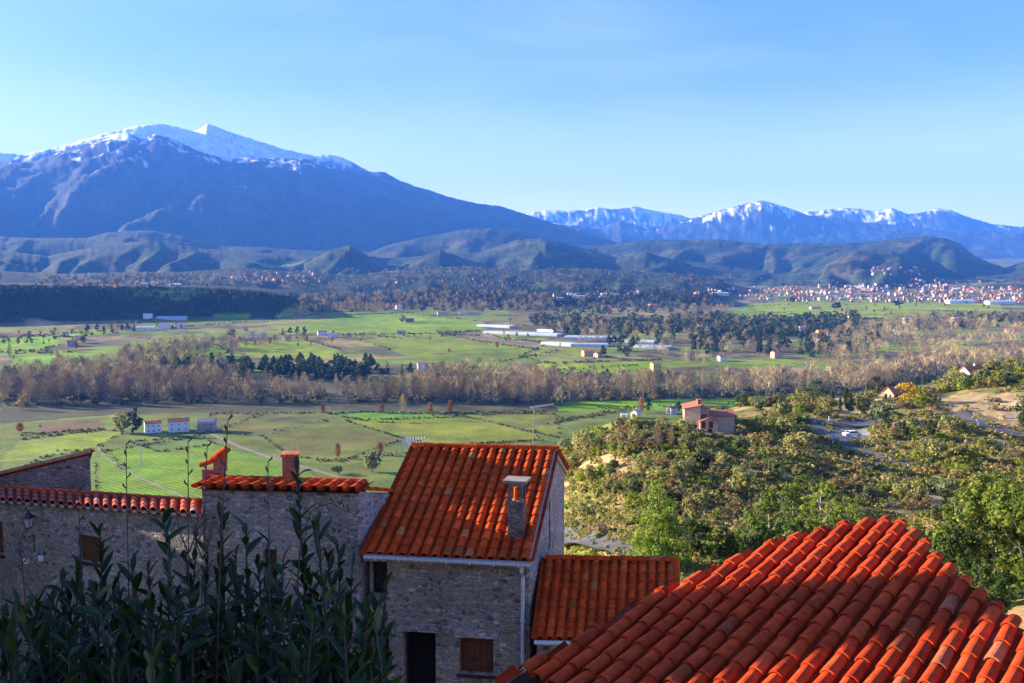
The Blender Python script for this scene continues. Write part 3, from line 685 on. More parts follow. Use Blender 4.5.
w.face([tuple(vec(Gp(slit[0], zs0)) + inw * .25), tuple(vec(Gp(slit[1], zs0)) + inw * .25), tuple(vec(Gp(slit[1], zs1)) + inw * .25), tuple(vec(Gp(slit[0], zs1)) + inw * .25)], m=1)
# left and rear walls
w.face(((F0[0], F0[1], GROUND_Z), (F0[0], F0[1], zt), (RL[0] + .05, RL[1], RL[2] - .03), (BL[0], BL[1], BL[2]), (BL[0], BL[1], GROUND_Z)))
w.face(((BL[0], BL[1], GROUND_Z), (BL[0], BL[1], BL[2]), Gp(1, BR[2] - .02), Gp(1, GROUND_Z)))
w.m = [2 if (i_ >= g_first and m_ == 0) else m_ for i_, m_ in enumerate(w.m)]
w.build('wall', [STONE, DARK, STONE_B], house)
window_parts(house, q, holes[0], 'glass', .28, 'small dark window under the eave', bars=0); window_parts(house, q, holes[2], 'shutter', .25, 'window closed by a brown wooden shutter')
window_parts(house, q, holes[1], 'door', .3, name='doorway', bars=0); window_parts(house, q, holes[3], 'glass', .28, 'lower window behind the leaves')
r = MB(); pos = bil(PL, PR, RR_, RL); ul = np.linalg.norm(vec(PR) - vec(PL)); vl = np.linalg.norm(vec(RR_) - vec(PR))
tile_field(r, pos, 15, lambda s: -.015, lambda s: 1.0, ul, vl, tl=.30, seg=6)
sub(r, PL, PR, RR_, RL, .035, 1)
posb = bil(RL, RR_, BR, BL); sub(r, RL, RR_, BR, BL, .03, 1)
posb2 = bil(BL, BR, RR_, RL); tile_field(r, posb2, 14, lambda s: 0, lambda s: 1.0, ul, np.linalg.norm(vec(BR) - vec(RR_)), tl=.34, seg=4)
roof = r.build('roof', [TILE, TILE_BACK], house)
r = MB(); ridge_tiles(r, vec(RL) + (-.05, 0, .05), vec(RR_) + (.03, 0, .05), .11, .36); r.build('ridge', TILE, roof)
# verge: pale mortar edge along the right gable
r = MB()
for A, B in ((PR, RR_), (RR_, BR)):
    A, B = vec(A), vec(B); r.face((A + (.0, 0, .03), A + (.0, 0, -.10), B + (.0, 0, -.10), B + (.0, 0, .03)))
    r.face((A + (.0, 0, .03), B + (.0, 0, .03), B - fd * .08 + (0, 0, .05), A - fd * .08 + (0, 0, .05)))
    r.face((A + (.0, 0, -.10), A - fd * .10 + (0, 0, -.10), B - fd * .10 + (0, 0, -.10), B + (.0, 0, -.10)))
r.build('verge', MORTAR, roof)
# gutter with joints, downpipe with its swan neck
g = MB(); ga, gb = vec(PL) - nin * .08 + (0, 0, -.06), vec(PR) - nin * .08 + (0, 0, -.09); ns = 6
for k in range(1):
    prof = [(-.075, .05), (-.07, -.02), (-.03, -.06), (.03, -.06), (.07, -.02), (.075, .05)]
    A = [ga - nin * (-x) * 1 + (0, 0, z) for x, z in prof]; B = [gb - nin * (-x) + (0, 0, z) for x, z in prof]
    for i in range(5): g.face((A[i], B[i], B[i + 1], A[i + 1]))
    g.face(A); g.face(B[::-1])
for k in range(7):
    c = ga + (gb - ga) * (k + .5) / 7; g.box(c + (0, 0, -.005), (.03, .165, .125), math.atan2(fd[1], fd[0]))
g.build('gutter', ZINC, house)
dp = MB(); d0 = gb - fd * .22 + (0, 0, -.06); wl = vec(F1) - nin * .06 - fd * .16
dp.tube([d0, d0 + (0, 0, -.12), (wl[0], wl[1], d0[2] - .34), (wl[0], wl[1], d0[2] - 2.55), (wl[0] + .08, wl[1] - .02, d0[2] - 2.75), (wl[0] + .35, wl[1] - .06, d0[2] - 2.95)], .05, 8)
for dz in (-.5, -1.4, -2.3): dp.tube([(wl[0], wl[1], d0[2] + dz), (wl[0], wl[1], d0[2] + dz - .05)], .062, 8)
dp.build('downpipe', ZINC, house, smooth=False)
# chimney standing on the lower right of the roof
cb = vec(at_depth(517, 545, 21.55)); czt = at_depth(517, 478, 21.75)[2]; cb[1] = 21.75
ch = MB(); rz = R(-14)
ch.box((cb[0], cb[1], (cb[2] - .5 + czt - .55) / 2), (.37, .42, czt - .55 - cb[2] + .5), rz)
ca_, sa_ = math.cos(rz), math.sin(rz)
for i in (-1, 1):
    for j in (-1, 1):
        x, y = i * .14, j * .165; ch.box((cb[0] + x * ca_ - y * sa_, cb[1] + x * sa_ + y * ca_, czt - .36), (.08, .08, .40), rz)
chm = ch.build('chimney', STONE_C, roof)
k_ = MB(); k_.box((cb[0], cb[1], czt - .13), (.37, .42, .07), rz); k_.box((cb[0], cb[1], czt - .05), (.60, .58, .07), rz); k_.build('chimney_slab', RENDERW, roof)
k_ = MB(); k_.tube([(cb[0], cb[1], czt - .56), (cb[0], cb[1], czt - .22)], .08, 8, tile_col(TBASE)); k_.build('flue', TILE, roof)
adopt(house)

# ---------------------------------------------------------------- lower annex on its right
A0, A1 = at_depth(535, 638, 20.4), at_depth(652, 640, 20.2)
A3, A2 = at_depth(545, 560, 22.6), at_depth(676, 562, 22.3)
ann = empty('stone_annex', (A0[0], A0[1], GROUND_Z)); tag(ann, 'low annex with a shaded red tile roof between the middle house and the nearest roof', 'annex')
A1 = (A1[0] + .55, A1[1], A1[2])
r = MB(); pos = bil(A0, A1, A2, A3); ul = np.linalg.norm(vec(A1) - vec(A0)); vl = np.linalg.norm(vec(A3) - vec(A0))
tile_field(r, pos, 14, lambda s: -.02, lambda s: 1, ul, vl, tl=.30, seg=6); sub(r, A0, A1, A2, A3, .035, 1)
AB0, AB1 = (A3[0] + .2, A3[1] + 1.6, A3[2] - .5), (A2[0] + .2, A2[1] + 1.6, A2[2] - .5); sub(r, A3, A2, AB1, AB0, .03, 1)
tile_field(r, bil(AB0, AB1, A2, A3), 14, lambda s: 0, lambda s: 1, ul, 1.7, tl=.34, seg=4)
roof = r.build('roof', [TILE, TILE_BACK], ann)
r = MB(); ridge_tiles(r, vec(A3) + (0, 0, .04), vec(A2) + (0, 0, .04), .10, .34); ridge_tiles(r, vec(A1) + (.02, 0, .03), vec(A2) + (.02, 0, .03), .09, .34); r.build('ridge', TILE, roof)
w = MB()
Wp = [(A0[0] + .05, A0[1] + .15), (A1[0] - .1, A1[1] + .15), (AB1[0] - .1, AB1[1] - .1), (AB0[0], AB0[1] - .1)]
zw = [A0[2], A1[2], AB1[2], AB0[2]]
for i in range(4):
    j = (i + 1) % 4; P, Q = Wp[i], Wp[j]
    if i in (1, 3):
        mid = ((A2 if i == 1 else A3)[0] - .05, (A2 if i == 1 else A3)[1], (A2 if i == 1 else A3)[2] - .04)
        w.face(((*P, GROUND_Z), (*Q, GROUND_Z), (*Q, zw[j] - .04), mid, (*P, zw[i] - .04)))
    else: w.face(((*P, GROUND_Z), (*Q, GROUND_Z), (*Q, zw[j] - .04), (*P, zw[i] - .04)))
w.build('wall', STONE, ann)
g = MB(); g.tube([vec(A0) + (-.02, -.1, -.07), vec(A1) + (0, -.1, -.09)], .055, 8); g.build('gutter', ZINC, ann)
adopt(ann)

# ---------------------------------------------------------------- the nearest roof, lower right
K = 1.25
dU = vec(ray(1280, 60)); dU /= np.linalg.norm(dU); hU = nrm(vec((dU[1], -dU[0], 0))); nU = np.cross(hU, dU)
apx = vec(at_depth(884, 521, 9 * K))
def on_roof(px, py):
    d = vec(ray(px, py)); o = apx - (0, 0, CAM_Z); k = o @ nU / (d @ nU); q_ = d * k - o; return q_ @ hU, q_ @ dU
edge = [(520, 672), (590, 637), (640, 605), (675, 590), (735, 562), (782, 543), (805, 537), (828, 532), (848, 528), (867, 524), (884, 521), (897, 525), (911, 532), (933, 555), (960, 578), (990, 603), (1023, 630)]
ed = np.array([on_roof(*p) for p in edge]); ed = ed[np.argsort(ed[:, 0])]
h_lo, h_hi = ed[0, 0] - .02, 3.9
ed = np.vstack([ed, [h_hi, ed[-1, 1] - (h_hi - ed[-1, 0]) * 1.02]])
v_lo, v_hi = -8.6, .3
sp_ = .2; ncol = int(round((h_hi - h_lo) / sp_)); h_hi = h_lo + ncol * sp_
near = empty('tiled_house', (apx[0], apx[1], GROUND_Z)); tag(near, 'nearest house, only its big skewed red tile roof showing below the viewpoint', 'house')
r = MB()
P_ = lambda s, t: apx + hU * (h_lo + s * (h_hi - h_lo)) + dU * (v_lo + t * (v_hi - v_lo))
top = lambda s: (np.interp(h_lo + s * (h_hi - h_lo), ed[:, 0], ed[:, 1]) - v_lo) / (v_hi - v_lo)
bot = lambda s: (min(-5.25 - .12 * (h_lo + s * (h_hi - h_lo)), np.interp(h_lo + s * (h_hi - h_lo), ed[:, 0], ed[:, 1]) - .3) - v_lo) / (v_hi - v_lo)
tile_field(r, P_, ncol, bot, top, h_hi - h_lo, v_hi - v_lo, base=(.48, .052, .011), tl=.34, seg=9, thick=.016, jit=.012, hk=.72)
ptsT = [tuple(P_(s, top(s)) - nU * .0 - (0, 0, .04)) for s in np.linspace(0, 1, 30)]; ptsB = [tuple(P_(s, bot(s)) - (0, 0, .04)) for s in np.linspace(0, 1, 30)]
for i in range(29): r.face((ptsB[i], ptsB[i + 1], ptsT[i + 1], ptsT[i]), m=1)
r.build('roof', [TILE, TILE_BACK], near)
w = MB()
ring = [vec(p) for p in ptsB] + [vec(p) for p in reversed(ptsT)]
cen = sum(ring) / len(ring)
ring = [p + (cen - p) * .03 * vec((1, 1, 0)) for p in ring]
for a, b in zip(ring, ring[1:] + ring[:1]):
    w.face(((a[0], a[1], GROUND_Z - 1), (b[0], b[1], GROUND_Z - 1), (b[0], b[1], b[2] - .03), (a[0], a[1], a[2] - .03)))
w.build('wall', STONE, near)
adopt(near)

# ---------------------------------------------------------------- left house: shaded facade, narrow lit roof strip, two chimneys
D0, D1 = at_depth(196, 488, 22.0), at_depth(359, 492, 21.6)
T0, T1 = (D0[0] + .12, D0[1] + .62, D0[2] + .07), (D1[0] + .02, D1[1] + .62, D1[2] + .07)
left = empty('stone_house', (D0[0], D0[1], GROUND_Z)); tag(left, 'grey stone house behind the leaves with a narrow orange tile edge and two small chimneys', 'house')
w = MB(); fd2 = nrm(vec((D1[0] - D0[0], D1[1] - D0[1], 0))); nin2 = vec((-fd2[1], fd2[0], 0))
q0, q1 = vec(D0) + fd2 * .10 + nin2 * .12, vec(D1) + nin2 * .12 - fd2 * .05
Lq = np.linalg.norm((q1 - q0)[:2])
hl = [(Lq * .385, Lq * .475, z_at(598, 21.9), z_at(550, 21.9))]
q, _ = wall_panel(w, q0, q1, GROUND_Z, D0[2] - .03, D1[2] - .03, hl, .25, inward=nin2)
# right return wall runs back, its coping sloping
e0 = q1; e1 = vec(at_depth(391, 493, 23.3)); 
w.face(((e0[0], e0[1], GROUND_Z), (e1[0], e1[1], GROUND_Z), (e1[0], e1[1], e1[2]), (e0[0], e0[1], D1[2] - .02)), m=1)
bk = 25.5
w.face(((q0[0], q0[1], GROUND_Z), (q0[0], q0[1], D0[2] - .03), (q0[0] + .3, bk, D0[2] - 1.1), (q0[0] + .3, bk, GROUND_Z)))
w.face(((q0[0] + .3, bk, GROUND_Z), (q0[0] + .3, bk, D0[2] - 1.1), (e1[0], bk, D1[2] - 1.1), (e1[0], bk, GROUND_Z)))
w.build('wall', [STONE, STONE_B], left)
window_parts(left, q, hl[0], 'shutter', .22, 'reddish shuttered window half hidden by leaves')
r = MB(); ul = np.linalg.norm(vec(D1) - vec(D0))
sk = .14
tile_field(r, bil(D0, D1, vec(T1) + fd2 * sk, vec(T0) + fd2 * sk), 13, lambda s: -.05, lambda s: 1, ul, .62, tl=.34, seg=7)
sub(r, D0, D1, T1, T0, .04, 1)
X0, X1 = (T0[0] - .6, bk, D0[2] - 1.5), (T1[0] - .75, bk, D1[2] - 1.5)
tile_field(r, bil(X0, X1, T1, T0), 13, lambda s: 0, lambda s: 1, ul, bk - T0[1], tl=.36, seg=4); sub(r, X0, X1, T1, T0, .04, 1)
roof = r.build('roof', [TILE, TILE_BACK], left)
r = MB(); ridge_tiles(r, vec(T0) + (0, 0, .03), vec(T1) + (0, 0, .03), .10, .36); r.build('ridge', TILE, roof)
cp = MB()
ridge_tiles(cp, (e0[0], e0[1] + .1, D1[2] + .0), (e1[0] - .02, e1[1], e1[2] + .03), .10, .4); cp.build('coping', TILE, roof)
# brick chimney
cx, cyy_, cz = at_depth(291, 476, 23.2); zt_ = at_depth(291, 455, 23.2)[2]
c = MB(); c.box((cx, cyy_, (cz - .8 + zt_) / 2), (.40, .42, zt_ - cz + .8), R(8)); c.build('brick_chimney', BRICK, roof)
c = MB()
for i in range(3): c.box((cx + (i - 1) * .16, cyy_, zt_ + .03), (.15, .52, .07), R(8 + i * 2), tile_col((.42, .13, .06)))
c.build('chimney_cap', TILE, roof)
# tiled chimney: two stepped mouths under a small sloping tile cover
cx, cyy_, cz = at_depth(218, 476, 22.9); z2 = at_depth(218, 460, 22.9)[2]
c = MB(); c.box((cx - .12, cyy_, cz - .1), (.44, .38, .62), R(-6), (1.0, .62, .45), 0); c.box((cx + .07, cyy_, z2 - .12), (.20, .40, .42), R(-6), (1, .8, .7), 0); c.build('tile_chimney', BRICK, roof)
c = MB(); s0 = (cx - .34, cyy_ - .25, cz + .19); 
ridge_tiles(c, (cx - .42, cyy_, cz + .24), (cx - .05, cyy_, z2 - .06), .13, .22); ridge_tiles(c, (cx - .12, cyy_, z2 - .04), (cx + .22, cyy_, z2 + .24), .14, .22)
c.face(((cx - .10, cyy_ - .2, z2 - .02), (cx + .2, cyy_ - .2, z2 - .02), (cx + .2, cyy_ - .2, z2 + .24)), tile_col(TBASE)); c.face(((cx + .2, cyy_ - .2, z2 - .02), (cx + .2, cyy_ + .2, z2 - .02), (cx + .2, cyy_ + .2, z2 + .24), (cx + .2, cyy_ - .2, z2 + .24)), tile_col(TBASE))
c.build('chimney_cap', TILE, roof)
adopt(left)

# ---------------------------------------------------------------- low wing at far left with the lantern
E0, E1 = at_depth(-40, 499, 25.5), at_depth(199, 516, 21.85)
H0, H1 = at_depth(-40, 487, 27.1), at_depth(200, 504, 22.9)
wing = empty('stone_wing', (E0[0], E0[1], GROUND_Z)); tag(wing, 'long low stone wing at far left with a dull red tile edge', 'house')
w = MB(); fd3 = nrm(vec((E1[0] - E0[0], E1[1] - E0[1], 0))); nin3 = vec((-fd3[1], fd3[0], 0))
q0, q1 = vec(E0) + nin3 * .15, vec(E1) + nin3 * .15; Lq = np.linalg.norm((q1 - q0)[:2])
he = [(Lq * .51, Lq * .60, z_at(576, 22.5), z_at(548, 22.5)), (Lq * .10, Lq * .175, z_at(576, 23.2), z_at(540, 23.2))]
q, _ = wall_panel(w, q0, q1, GROUND_Z, E0[2] - .04, E1[2] - .04, he, .22, inward=nin3)
w.face(((q1[0], q1[1], GROUND_Z), (q1[0], q1[1], E1[2] - .04), (H1[0], H1[1] + .4, H1[2] - .05), (H1[0], H1[1] + 2, GROUND_Z)))
w.face(((q0[0], q0[1], GROUND_Z), (H0[0], H0[1] + 2, GROUND_Z), (H0[0], H0[1], H0[2] - .05), (q0[0], q0[1], E0[2] - .04)))
w.face(((H0[0], H0[1] + 2, GROUND_Z), (H1[0], H1[1] + 2, GROUND_Z), (H1[0], H1[1] + 2, H1[2] - .7), (H0[0], H0[1] + 2, H0[2] - .7)))
w.build('wall', STONE, wing)
for hh in he: window_parts(wing, q, hh, 'shutter', .2)
r = MB(); ul = np.linalg.norm(vec(E1) - vec(E0)); vl = np.linalg.norm(vec(H1) - vec(E1))
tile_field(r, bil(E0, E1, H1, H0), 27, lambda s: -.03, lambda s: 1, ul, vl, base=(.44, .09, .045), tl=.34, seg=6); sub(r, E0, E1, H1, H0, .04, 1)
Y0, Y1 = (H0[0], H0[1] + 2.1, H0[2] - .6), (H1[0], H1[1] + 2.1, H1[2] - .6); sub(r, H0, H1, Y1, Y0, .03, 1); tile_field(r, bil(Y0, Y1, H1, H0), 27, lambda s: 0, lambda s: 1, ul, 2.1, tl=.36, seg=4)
r.build('roof', [TILE, TILE_BACK], wing)
r = MB()
for k in range(27):      # mortar plugs under the eave tiles
    p = vec(E0) + (vec(E1) - vec(E0)) * ((k + .5) / 27) + nin3 * .05; r.box(p + (0, 0, .005), (.17, .12, .07), math.atan2(fd3[1], fd3[0]), (1, 1, 1))
tag(r.build('eave_mortar', MORTAR, wing), kind='stuff')
adopt(wing)
def on_wall(px, py, out=.0):   # point of the wing's wall under a pixel
    d = vec(ray(px, py)); n = vec((nin3[0], nin3[1], 0)); k = ((q0 - (0, 0, CAM_Z)) @ n) / (d @ n); p = d * k + (0, 0, CAM_Z); return p - n * out
lp = on_wall(38, 519, .30); lan = empty('wall_lantern', W(lp)); tag(lan, 'black iron wall lantern with frosted panes under the tile edge', 'lantern')
b = MB(); wb = on_wall(34, 535, .0)
rel = lambda p: tuple(vec(p) - lp)
b.tube([rel(wb), rel(vec(wb) - nin3 * .30), rel(lp + (-.0, 0, -.18))], .014, 6); b.tube([rel(vec(wb) + (0, 0, -.5)), rel(vec(wb) + (0, 0, .05))], .02, 6)
b.build('bracket', IRON, lan)
b = MB(); b.box((0, 0, -.17), (.13, .13, .02)); b.box((0, 0, .115), (.27, .27, .02)); 
for i in (-1, 1):
    for j in (-1, 1): b.tube([(i * .055, j * .055, -.16), (i * .115, j * .115, .11)], .009, 5)
b.build('cage', IRON, lan)
b = MB(); b.tube([(0, 0, -.155), (0, 0, .105)], [.07, .14], 4); o = b.build('pane', LANTERN_GLASS, lan); o.rotation_euler = (0, 0, R(0))
b = MB(); b.tube([(0, 0, .125), (0, 0, .22), (0, 0, .24), (0, 0, .33)], [.18, .08, .05, .015], 8); b.build('cap', IRON, lan)
for px, py in ((27, 561), (42, 558)):
    p = on_wall(px, py, .03); b = MB(); b.box((0, 0, 0), (.15, .07, .14), math.atan2(fd3[1], fd3[0])); b.box(vec((0, 0, 0)) - nin3 * .04, (.11, .02, .10), math.atan2(fd3[1], fd3[0]))
    o = b.build('junction_box', WHITE_P); o.location = W(p)
    tag(o, 'small white box on the shaded wall, %s of the two under the lantern' % ('left' if px < 35 else 'right'), 'junction box', 'white wall boxes')
# ---------------------------------------------------------------- gable wall behind it
V0, V1 = at_depth(-30, 484, 28.8), at_depth(90, 455, 27.9)
gb_ = empty('stone_outbuilding', (V1[0], V1[1], GROUND_Z)); tag(gb_, 'brown stone outbuilding wall rising to the right under a sloping tile verge, far left', 'outbuilding')
w = MB(); w.face(((V0[0], V0[1], GROUND_Z), (V1[0], V1[1], GROUND_Z), (V1[0], V1[1], V1[2]), (V0[0], V0[1], V0[2])))
w.face(((V1[0], V1[1], GROUND_Z), (V1[0] - 2.1, V1[1] + 4, GROUND_Z), (V1[0] - 2.1, V1[1] + 4, V1[2] - 1.4), (V1[0], V1[1], V1[2])))
w.face(((V0[0], V0[1] + 4, GROUND_Z), (V1[0] - 2.1, V1[1] + 4, GROUND_Z), (V1[0] - 2.1, V1[1] + 4, V1[2] - 1.4), (V0[0], V0[1] + 4, V0[2] - .2)))
w.build('wall', STONE_D, gb_)
r = MB(); A, B = vec(V0) + (0, 0, .02), vec(V1) + (.06, 0, .02); BB, AA = B + (-2.1, 4, -1.3), A + (-2.1, 4, -1.3)
sub(r, A, B, BB, AA, .0, 1); tile_field(r, lambda s, t: bil(A, AA, BB, B)(s, t), 18, lambda s: 0, lambda s: 1, 4.0, np.linalg.norm(B - A), base=(.5, .16, .07), tl=.33, seg=5, jit=.01)
roof = r.build('roof', [TILE, TILE_BACK], gb_)
r = MB(); ridge_tiles(r, A + (0, -.03, .06), B + (0, -.03, .06), .11, .28, base=(.52, .20, .10)); r.build('verge', TILE, roof)
adopt(gb_)

# ---------------------------------------------------------------- unseen houses and wall added out of frame at left to shade this corner
def plain_house(name, label, x0, x1, y0, y1, ztop, rise, along='y'):
    o = empty(name, ((x0 + x1) / 2, (y0 + y1) / 2, GROUND_Z)); tag(o, label, 'house')
    w = MB(); r = MB(); zt, zr_ = CAM_Z + ztop - rise, CAM_Z + ztop; g_ = GROUND_Z - 2
    T = (lambda a, b, z: (a, b, z)) if along == 'y' else (lambda a, b, z: (b, a, z))
    a0, a1, b0, b1 = (x0, x1, y0, y1) if along == 'y' else (y0, y1, x0, x1); am = (a0 + a1) / 2
    for a in (a0, a1): w.face((T(a, b0, g_), T(a, b1, g_), T(a, b1, zt), T(a, b0, zt)))
    for b in (b0, b1): w.face((T(a0, b, g_), T(a1, b, g_), T(a1, b, zt), T(am, b, zr_ - .05), T(a0, b, zt)))
    w.build('wall', STONE, o)
    for A, B, Cc, D in ((T(a0 - .1, b0 - .1, zt - .06), T(a0 - .1, b1 + .1, zt - .06), T(am, b1 + .1, zr_), T(am, b0 - .1, zr_)), (T(a1 + .1, b1 + .1, zt - .06), T(a1 + .1, b0 - .1, zt - .06), T(am, b0 - .1, zr_), T(am, b1 + .1, zr_))):
        ul, vl = np.linalg.norm(vec(B) - vec(A)), np.linalg.norm(vec(D) - vec(A)); tile_field(r, bil(A, B, Cc, D), int(ul / .26), lambda s: 0, lambda s: 1, ul, vl, seg=4); sub(r, A, B, Cc, D, .04, 1)
    r.build('roof', [TILE, TILE_BACK], o); adopt(o)
plain_house('shade_caster_house', 'narrow gabled shadow caster added out of view past the long low wing', -27, -20.6, 28.9, 31.7, 1.0, 1.8, 'x')  # added; gable shaped to shade the lower part of the middle roof
plain_house('shade_caster_house', 'low house-shaped shadow caster added out of view beside the long low wing', -27, -20.6, 19.5, 28.5, -2.6, 1.0)  # added; ridge height set by the shade wanted on the wing's wall
plain_house('shade_caster_house', 'tall house-shaped shadow caster added out of view left of the leafy shrubs', -19, -10.5, 1.0, 9.5, 3.6, 1.2)  # added to keep the front shrubs in shade
prof_ = [(12.6, -14.5), (12.6, .1), (12.9, .4), (13.9, 1.35), (15.1, 2.5), (15.35, 1.9), (14.9, 1.1), (14.5, .4), (14.5, -14.5)]  # outline of an added wall, shaped to throw a shadow band on the nearest roof
o = empty('shade_caster_wall', (-13, 13.5, GROUND_Z)); tag(o, 'slanted shadow-casting wall added out of view left of the lantern', 'wall')
w = MB(); A_ = [(-13.4, y, CAM_Z + z) for y, z in prof_]; B_ = [(-12.7, y, CAM_Z + z) for y, z in prof_]; w.face(A_); w.face(B_[::-1])
for i in range(len(prof_)): j = (i + 1) % len(prof_); w.face((A_[i], B_[i], B_[j], A_[j]))
w.build('wall', STONE, o); adopt(o)
# ---------------------------------------------------------------- foliage
def leaf_material(name, trans=.38, rand=.22, rough=.7, spec=.2, noise_bark=False):
    m = material(name, (1, 1, 1), rough, attr=True, spec=spec, trans=trans); t = m.node_tree
    oi = nd(t, 'ObjectInfo'); mr = nd(t, 'MapRange'); mr.inputs[3].default_value = 1 - rand; mr.inputs[4].default_value = 1 + rand; t.links.new(oi.outputs['Random'], mr.inputs[0])
    hs = nd(t, 'HueSaturation'); 
    m2 = nd(t, 'MapRange'); m2.inputs[3].default_value = .485; m2.inputs[4].default_value = .515
    fr = nd(t, 'Math', operation='FRACT'); mu = nd(t, 'Math', operation='MULTIPLY'); mu.inputs[1].default_value = 7.31; t.links.new(oi.outputs['Random'], mu.inputs[0]); t.links.new(mu.outputs[0], fr.inputs[0]); t.links.new(fr.outputs[0], m2.inputs[0])
    t.links.new(m2.outputs[0], hs.inputs['Hue']); t.links.new(mr.outputs[0], hs.inputs['Value'])
    p = t.nodes['Principled BSDF']; src = p.inputs['Base Color'].links[0].from_socket
    t.links.new(src, hs.inputs['Color']); t.links.new(hs.outputs[0], p.inputs['Base Color'])
    for n in t.nodes:
        if n.type == 'BSDF_TRANSLUCENT': t.links.new(hs.outputs[0], n.inputs[0])
    return m
LEAF = leaf_material('leaves'); TWIG = leaf_material('twigs', 0.0, .2, .9, .1)
BARK = material('bark', (.17, .13, .10), .95, noise=[(6, 5, .3)], bump=(12, .5, .03)); BARK_PALE = material('pale_bark', (.36, .31, .25), .95, noise=[(6, 5, .3)])
def quads(cen, nor, size, asp=1.0, roll=None):
    n = len(cen); nor = nor / (np.linalg.norm(nor, axis=1, keepdims=True) + 1e-9)
    rnd = RNG.normal(size=(n, 3)); a = np.cross(nor, rnd); a /= (np.linalg.norm(a, axis=1, keepdims=True) + 1e-9); b = np.cross(nor, a)
    s = (size if np.ndim(size) else np.full(n, size))[:, None] * .5
    V = np.stack([cen - a * s * asp - b * s, cen + a * s * asp - b * s, cen + a * s * asp + b * s, cen - a * s * asp + b * s], 1).reshape(-1, 3)
    return V, np.arange(n * 4).reshape(n, 4)
def leaf_cloud(blobs, n, clumps, leaf, c0, c1, tight=.3, up=.3, asp=.6, shell=.55):
    """blobs: (centre, radii); leaves gathered in clumps near the blob surfaces, so sky and shade show between them"""
    vol = np.array([np.prod(b[1]) for b in blobs]) ** (2 / 3) + .25 * max(np.prod(b[1]) for b in blobs) ** (2 / 3); pk = RNG.choice(len(blobs), clumps, p=vol / vol.sum())
    cc = np.array([blobs[k][0] for k in pk], float); rr = np.array([blobs[k][1] for k in pk], float)
    d = RNG.normal(size=(clumps, 3)); d /= np.linalg.norm(d, axis=1, keepdims=True)
    rad = RNG.uniform(shell, 1.08, (clumps, 1)); cl = cc + d * rr * rad
    cs = rr.mean(1) * tight * RNG.uniform(.6, 1.4, clumps)
    hue = RNG.uniform(0, 1, clumps)
    k = RNG.integers(0, clumps, n)
    off = RNG.normal(size=(n, 3)) * .5; cen = cl[k] + off * cs[k][:, None]
    nor = off * .7 + d[k] * .6 + RNG.normal(size=(n, 3)) * .55 + np.array([0, 0, up])
    V, F = quads(cen, nor, leaf * RNG.uniform(.6, 1.35, n), asp)
    h = np.clip(hue[k] + RNG.normal(size=n) * .18, 0, 1)[:, None]
    return V, F, np.array(c0) * (1 - h) + np.array(c1) * h
def twig_cloud(base_h, h, rad, n, c0, c1, ln=(.8, 2.2), wd=.09, shape=1.0, spread=.6):
    t = RNG.uniform(0, 1, n) ** .8; z = base_h + (h - base_h) * t
    prof = np.sin(np.pi * np.clip(t * .88 + .12, 0, 1)) ** shape
    az = RNG.uniform(0, 2 * np.pi, n); lob = .75 + .35 * np.sin(az * 3 + RNG.uniform(0, 6)) * np.sin(t * 9 + RNG.uniform(0, 6))
    r = rad * prof * np.sqrt(RNG.uniform(0, 1, n)) * lob
    st = np.stack([r * np.cos(az), r * np.sin(az), z], 1)
    d = np.stack([np.cos(az) * spread, np.sin(az) * spread, np.full(n, 1.0)], 1) + RNG.normal(size=(n, 3)) * .35
    d /= np.linalg.norm(d, axis=1, keepdims=True); L = RNG.uniform(*ln, n)[:, None]
    a = np.cross(d, RNG.normal(size=(n, 3))); a /= np.linalg.norm(a, axis=1, keepdims=True); w = wd * RNG.uniform(.5, 1.3, (n, 1))
    V = np.stack([st - a * w * .5, st + a * w * .5, st + d * L + a * w * .12, st + d * L - a * w * .12], 1).reshape(-1, 3)
    hh = RNG.uniform(0, 1, (n, 1)); return V, np.arange(n * 4).reshape(n, 4), np.array(c0) * (1 - hh) + np.array(c1) * hh
def trunk_mb(h, r, limbs, lean=.06, top=.8, spread=.5, start=.3, mb=None, col=(1, 1, 1)):
    b = mb or MB(); ph = RNG.uniform(0, 6); pts = [(lean * h * math.sin(ph) * t * t, lean * h * math.cos(ph) * t * t, h * top * t - .5 * (t == 0)) for t in (0, .3, .6, 1)]
    b.tube(pts, [r * 1.25, r * .85, r * .55, r * .15], 6, col)
    for i in range(limbs):
        t = start + (1 - start) * (i + .3) / limbs * .85; a = i * 2.4 + ph; z = h * top * t; L = h * spread * (1 - t * .6)
        o = (lean * h * math.sin(ph) * t * t, lean * h * math.cos(ph) * t * t, z); rr = r * (1 - t) * .6 + r * .08
        b.tube([o, (o[0] + math.cos(a) * L * .5, o[1] + math.sin(a) * L * .5, z + L * .35), (o[0] + math.cos(a) * L * .8, o[1] + math.sin(a) * L * .8, z + L * .85)], [rr, rr * .6, rr * .15], 5, col)
    return b
def merge(parts):
    Vs, Fs, Cs, n = [], [], [], 0
    for V, F, c in parts: Vs.append(V); Fs.append(F + n); Cs.append(c); n += len(V)
    return np.concatenate(Vs), np.concatenate(Fs), np.concatenate(Cs)
def mb_quads(mb):   # MB of quads as arrays
    F = np.array([f if len(f) == 4 else (*f[:3], f[2] if len(f) == 3 else f[3]) for f in mb.f if len(f) == 4]); c = np.array([cc for f, cc in zip(mb.f, mb.c) if len(f) == 4])
    return np.array(mb.v), F, c
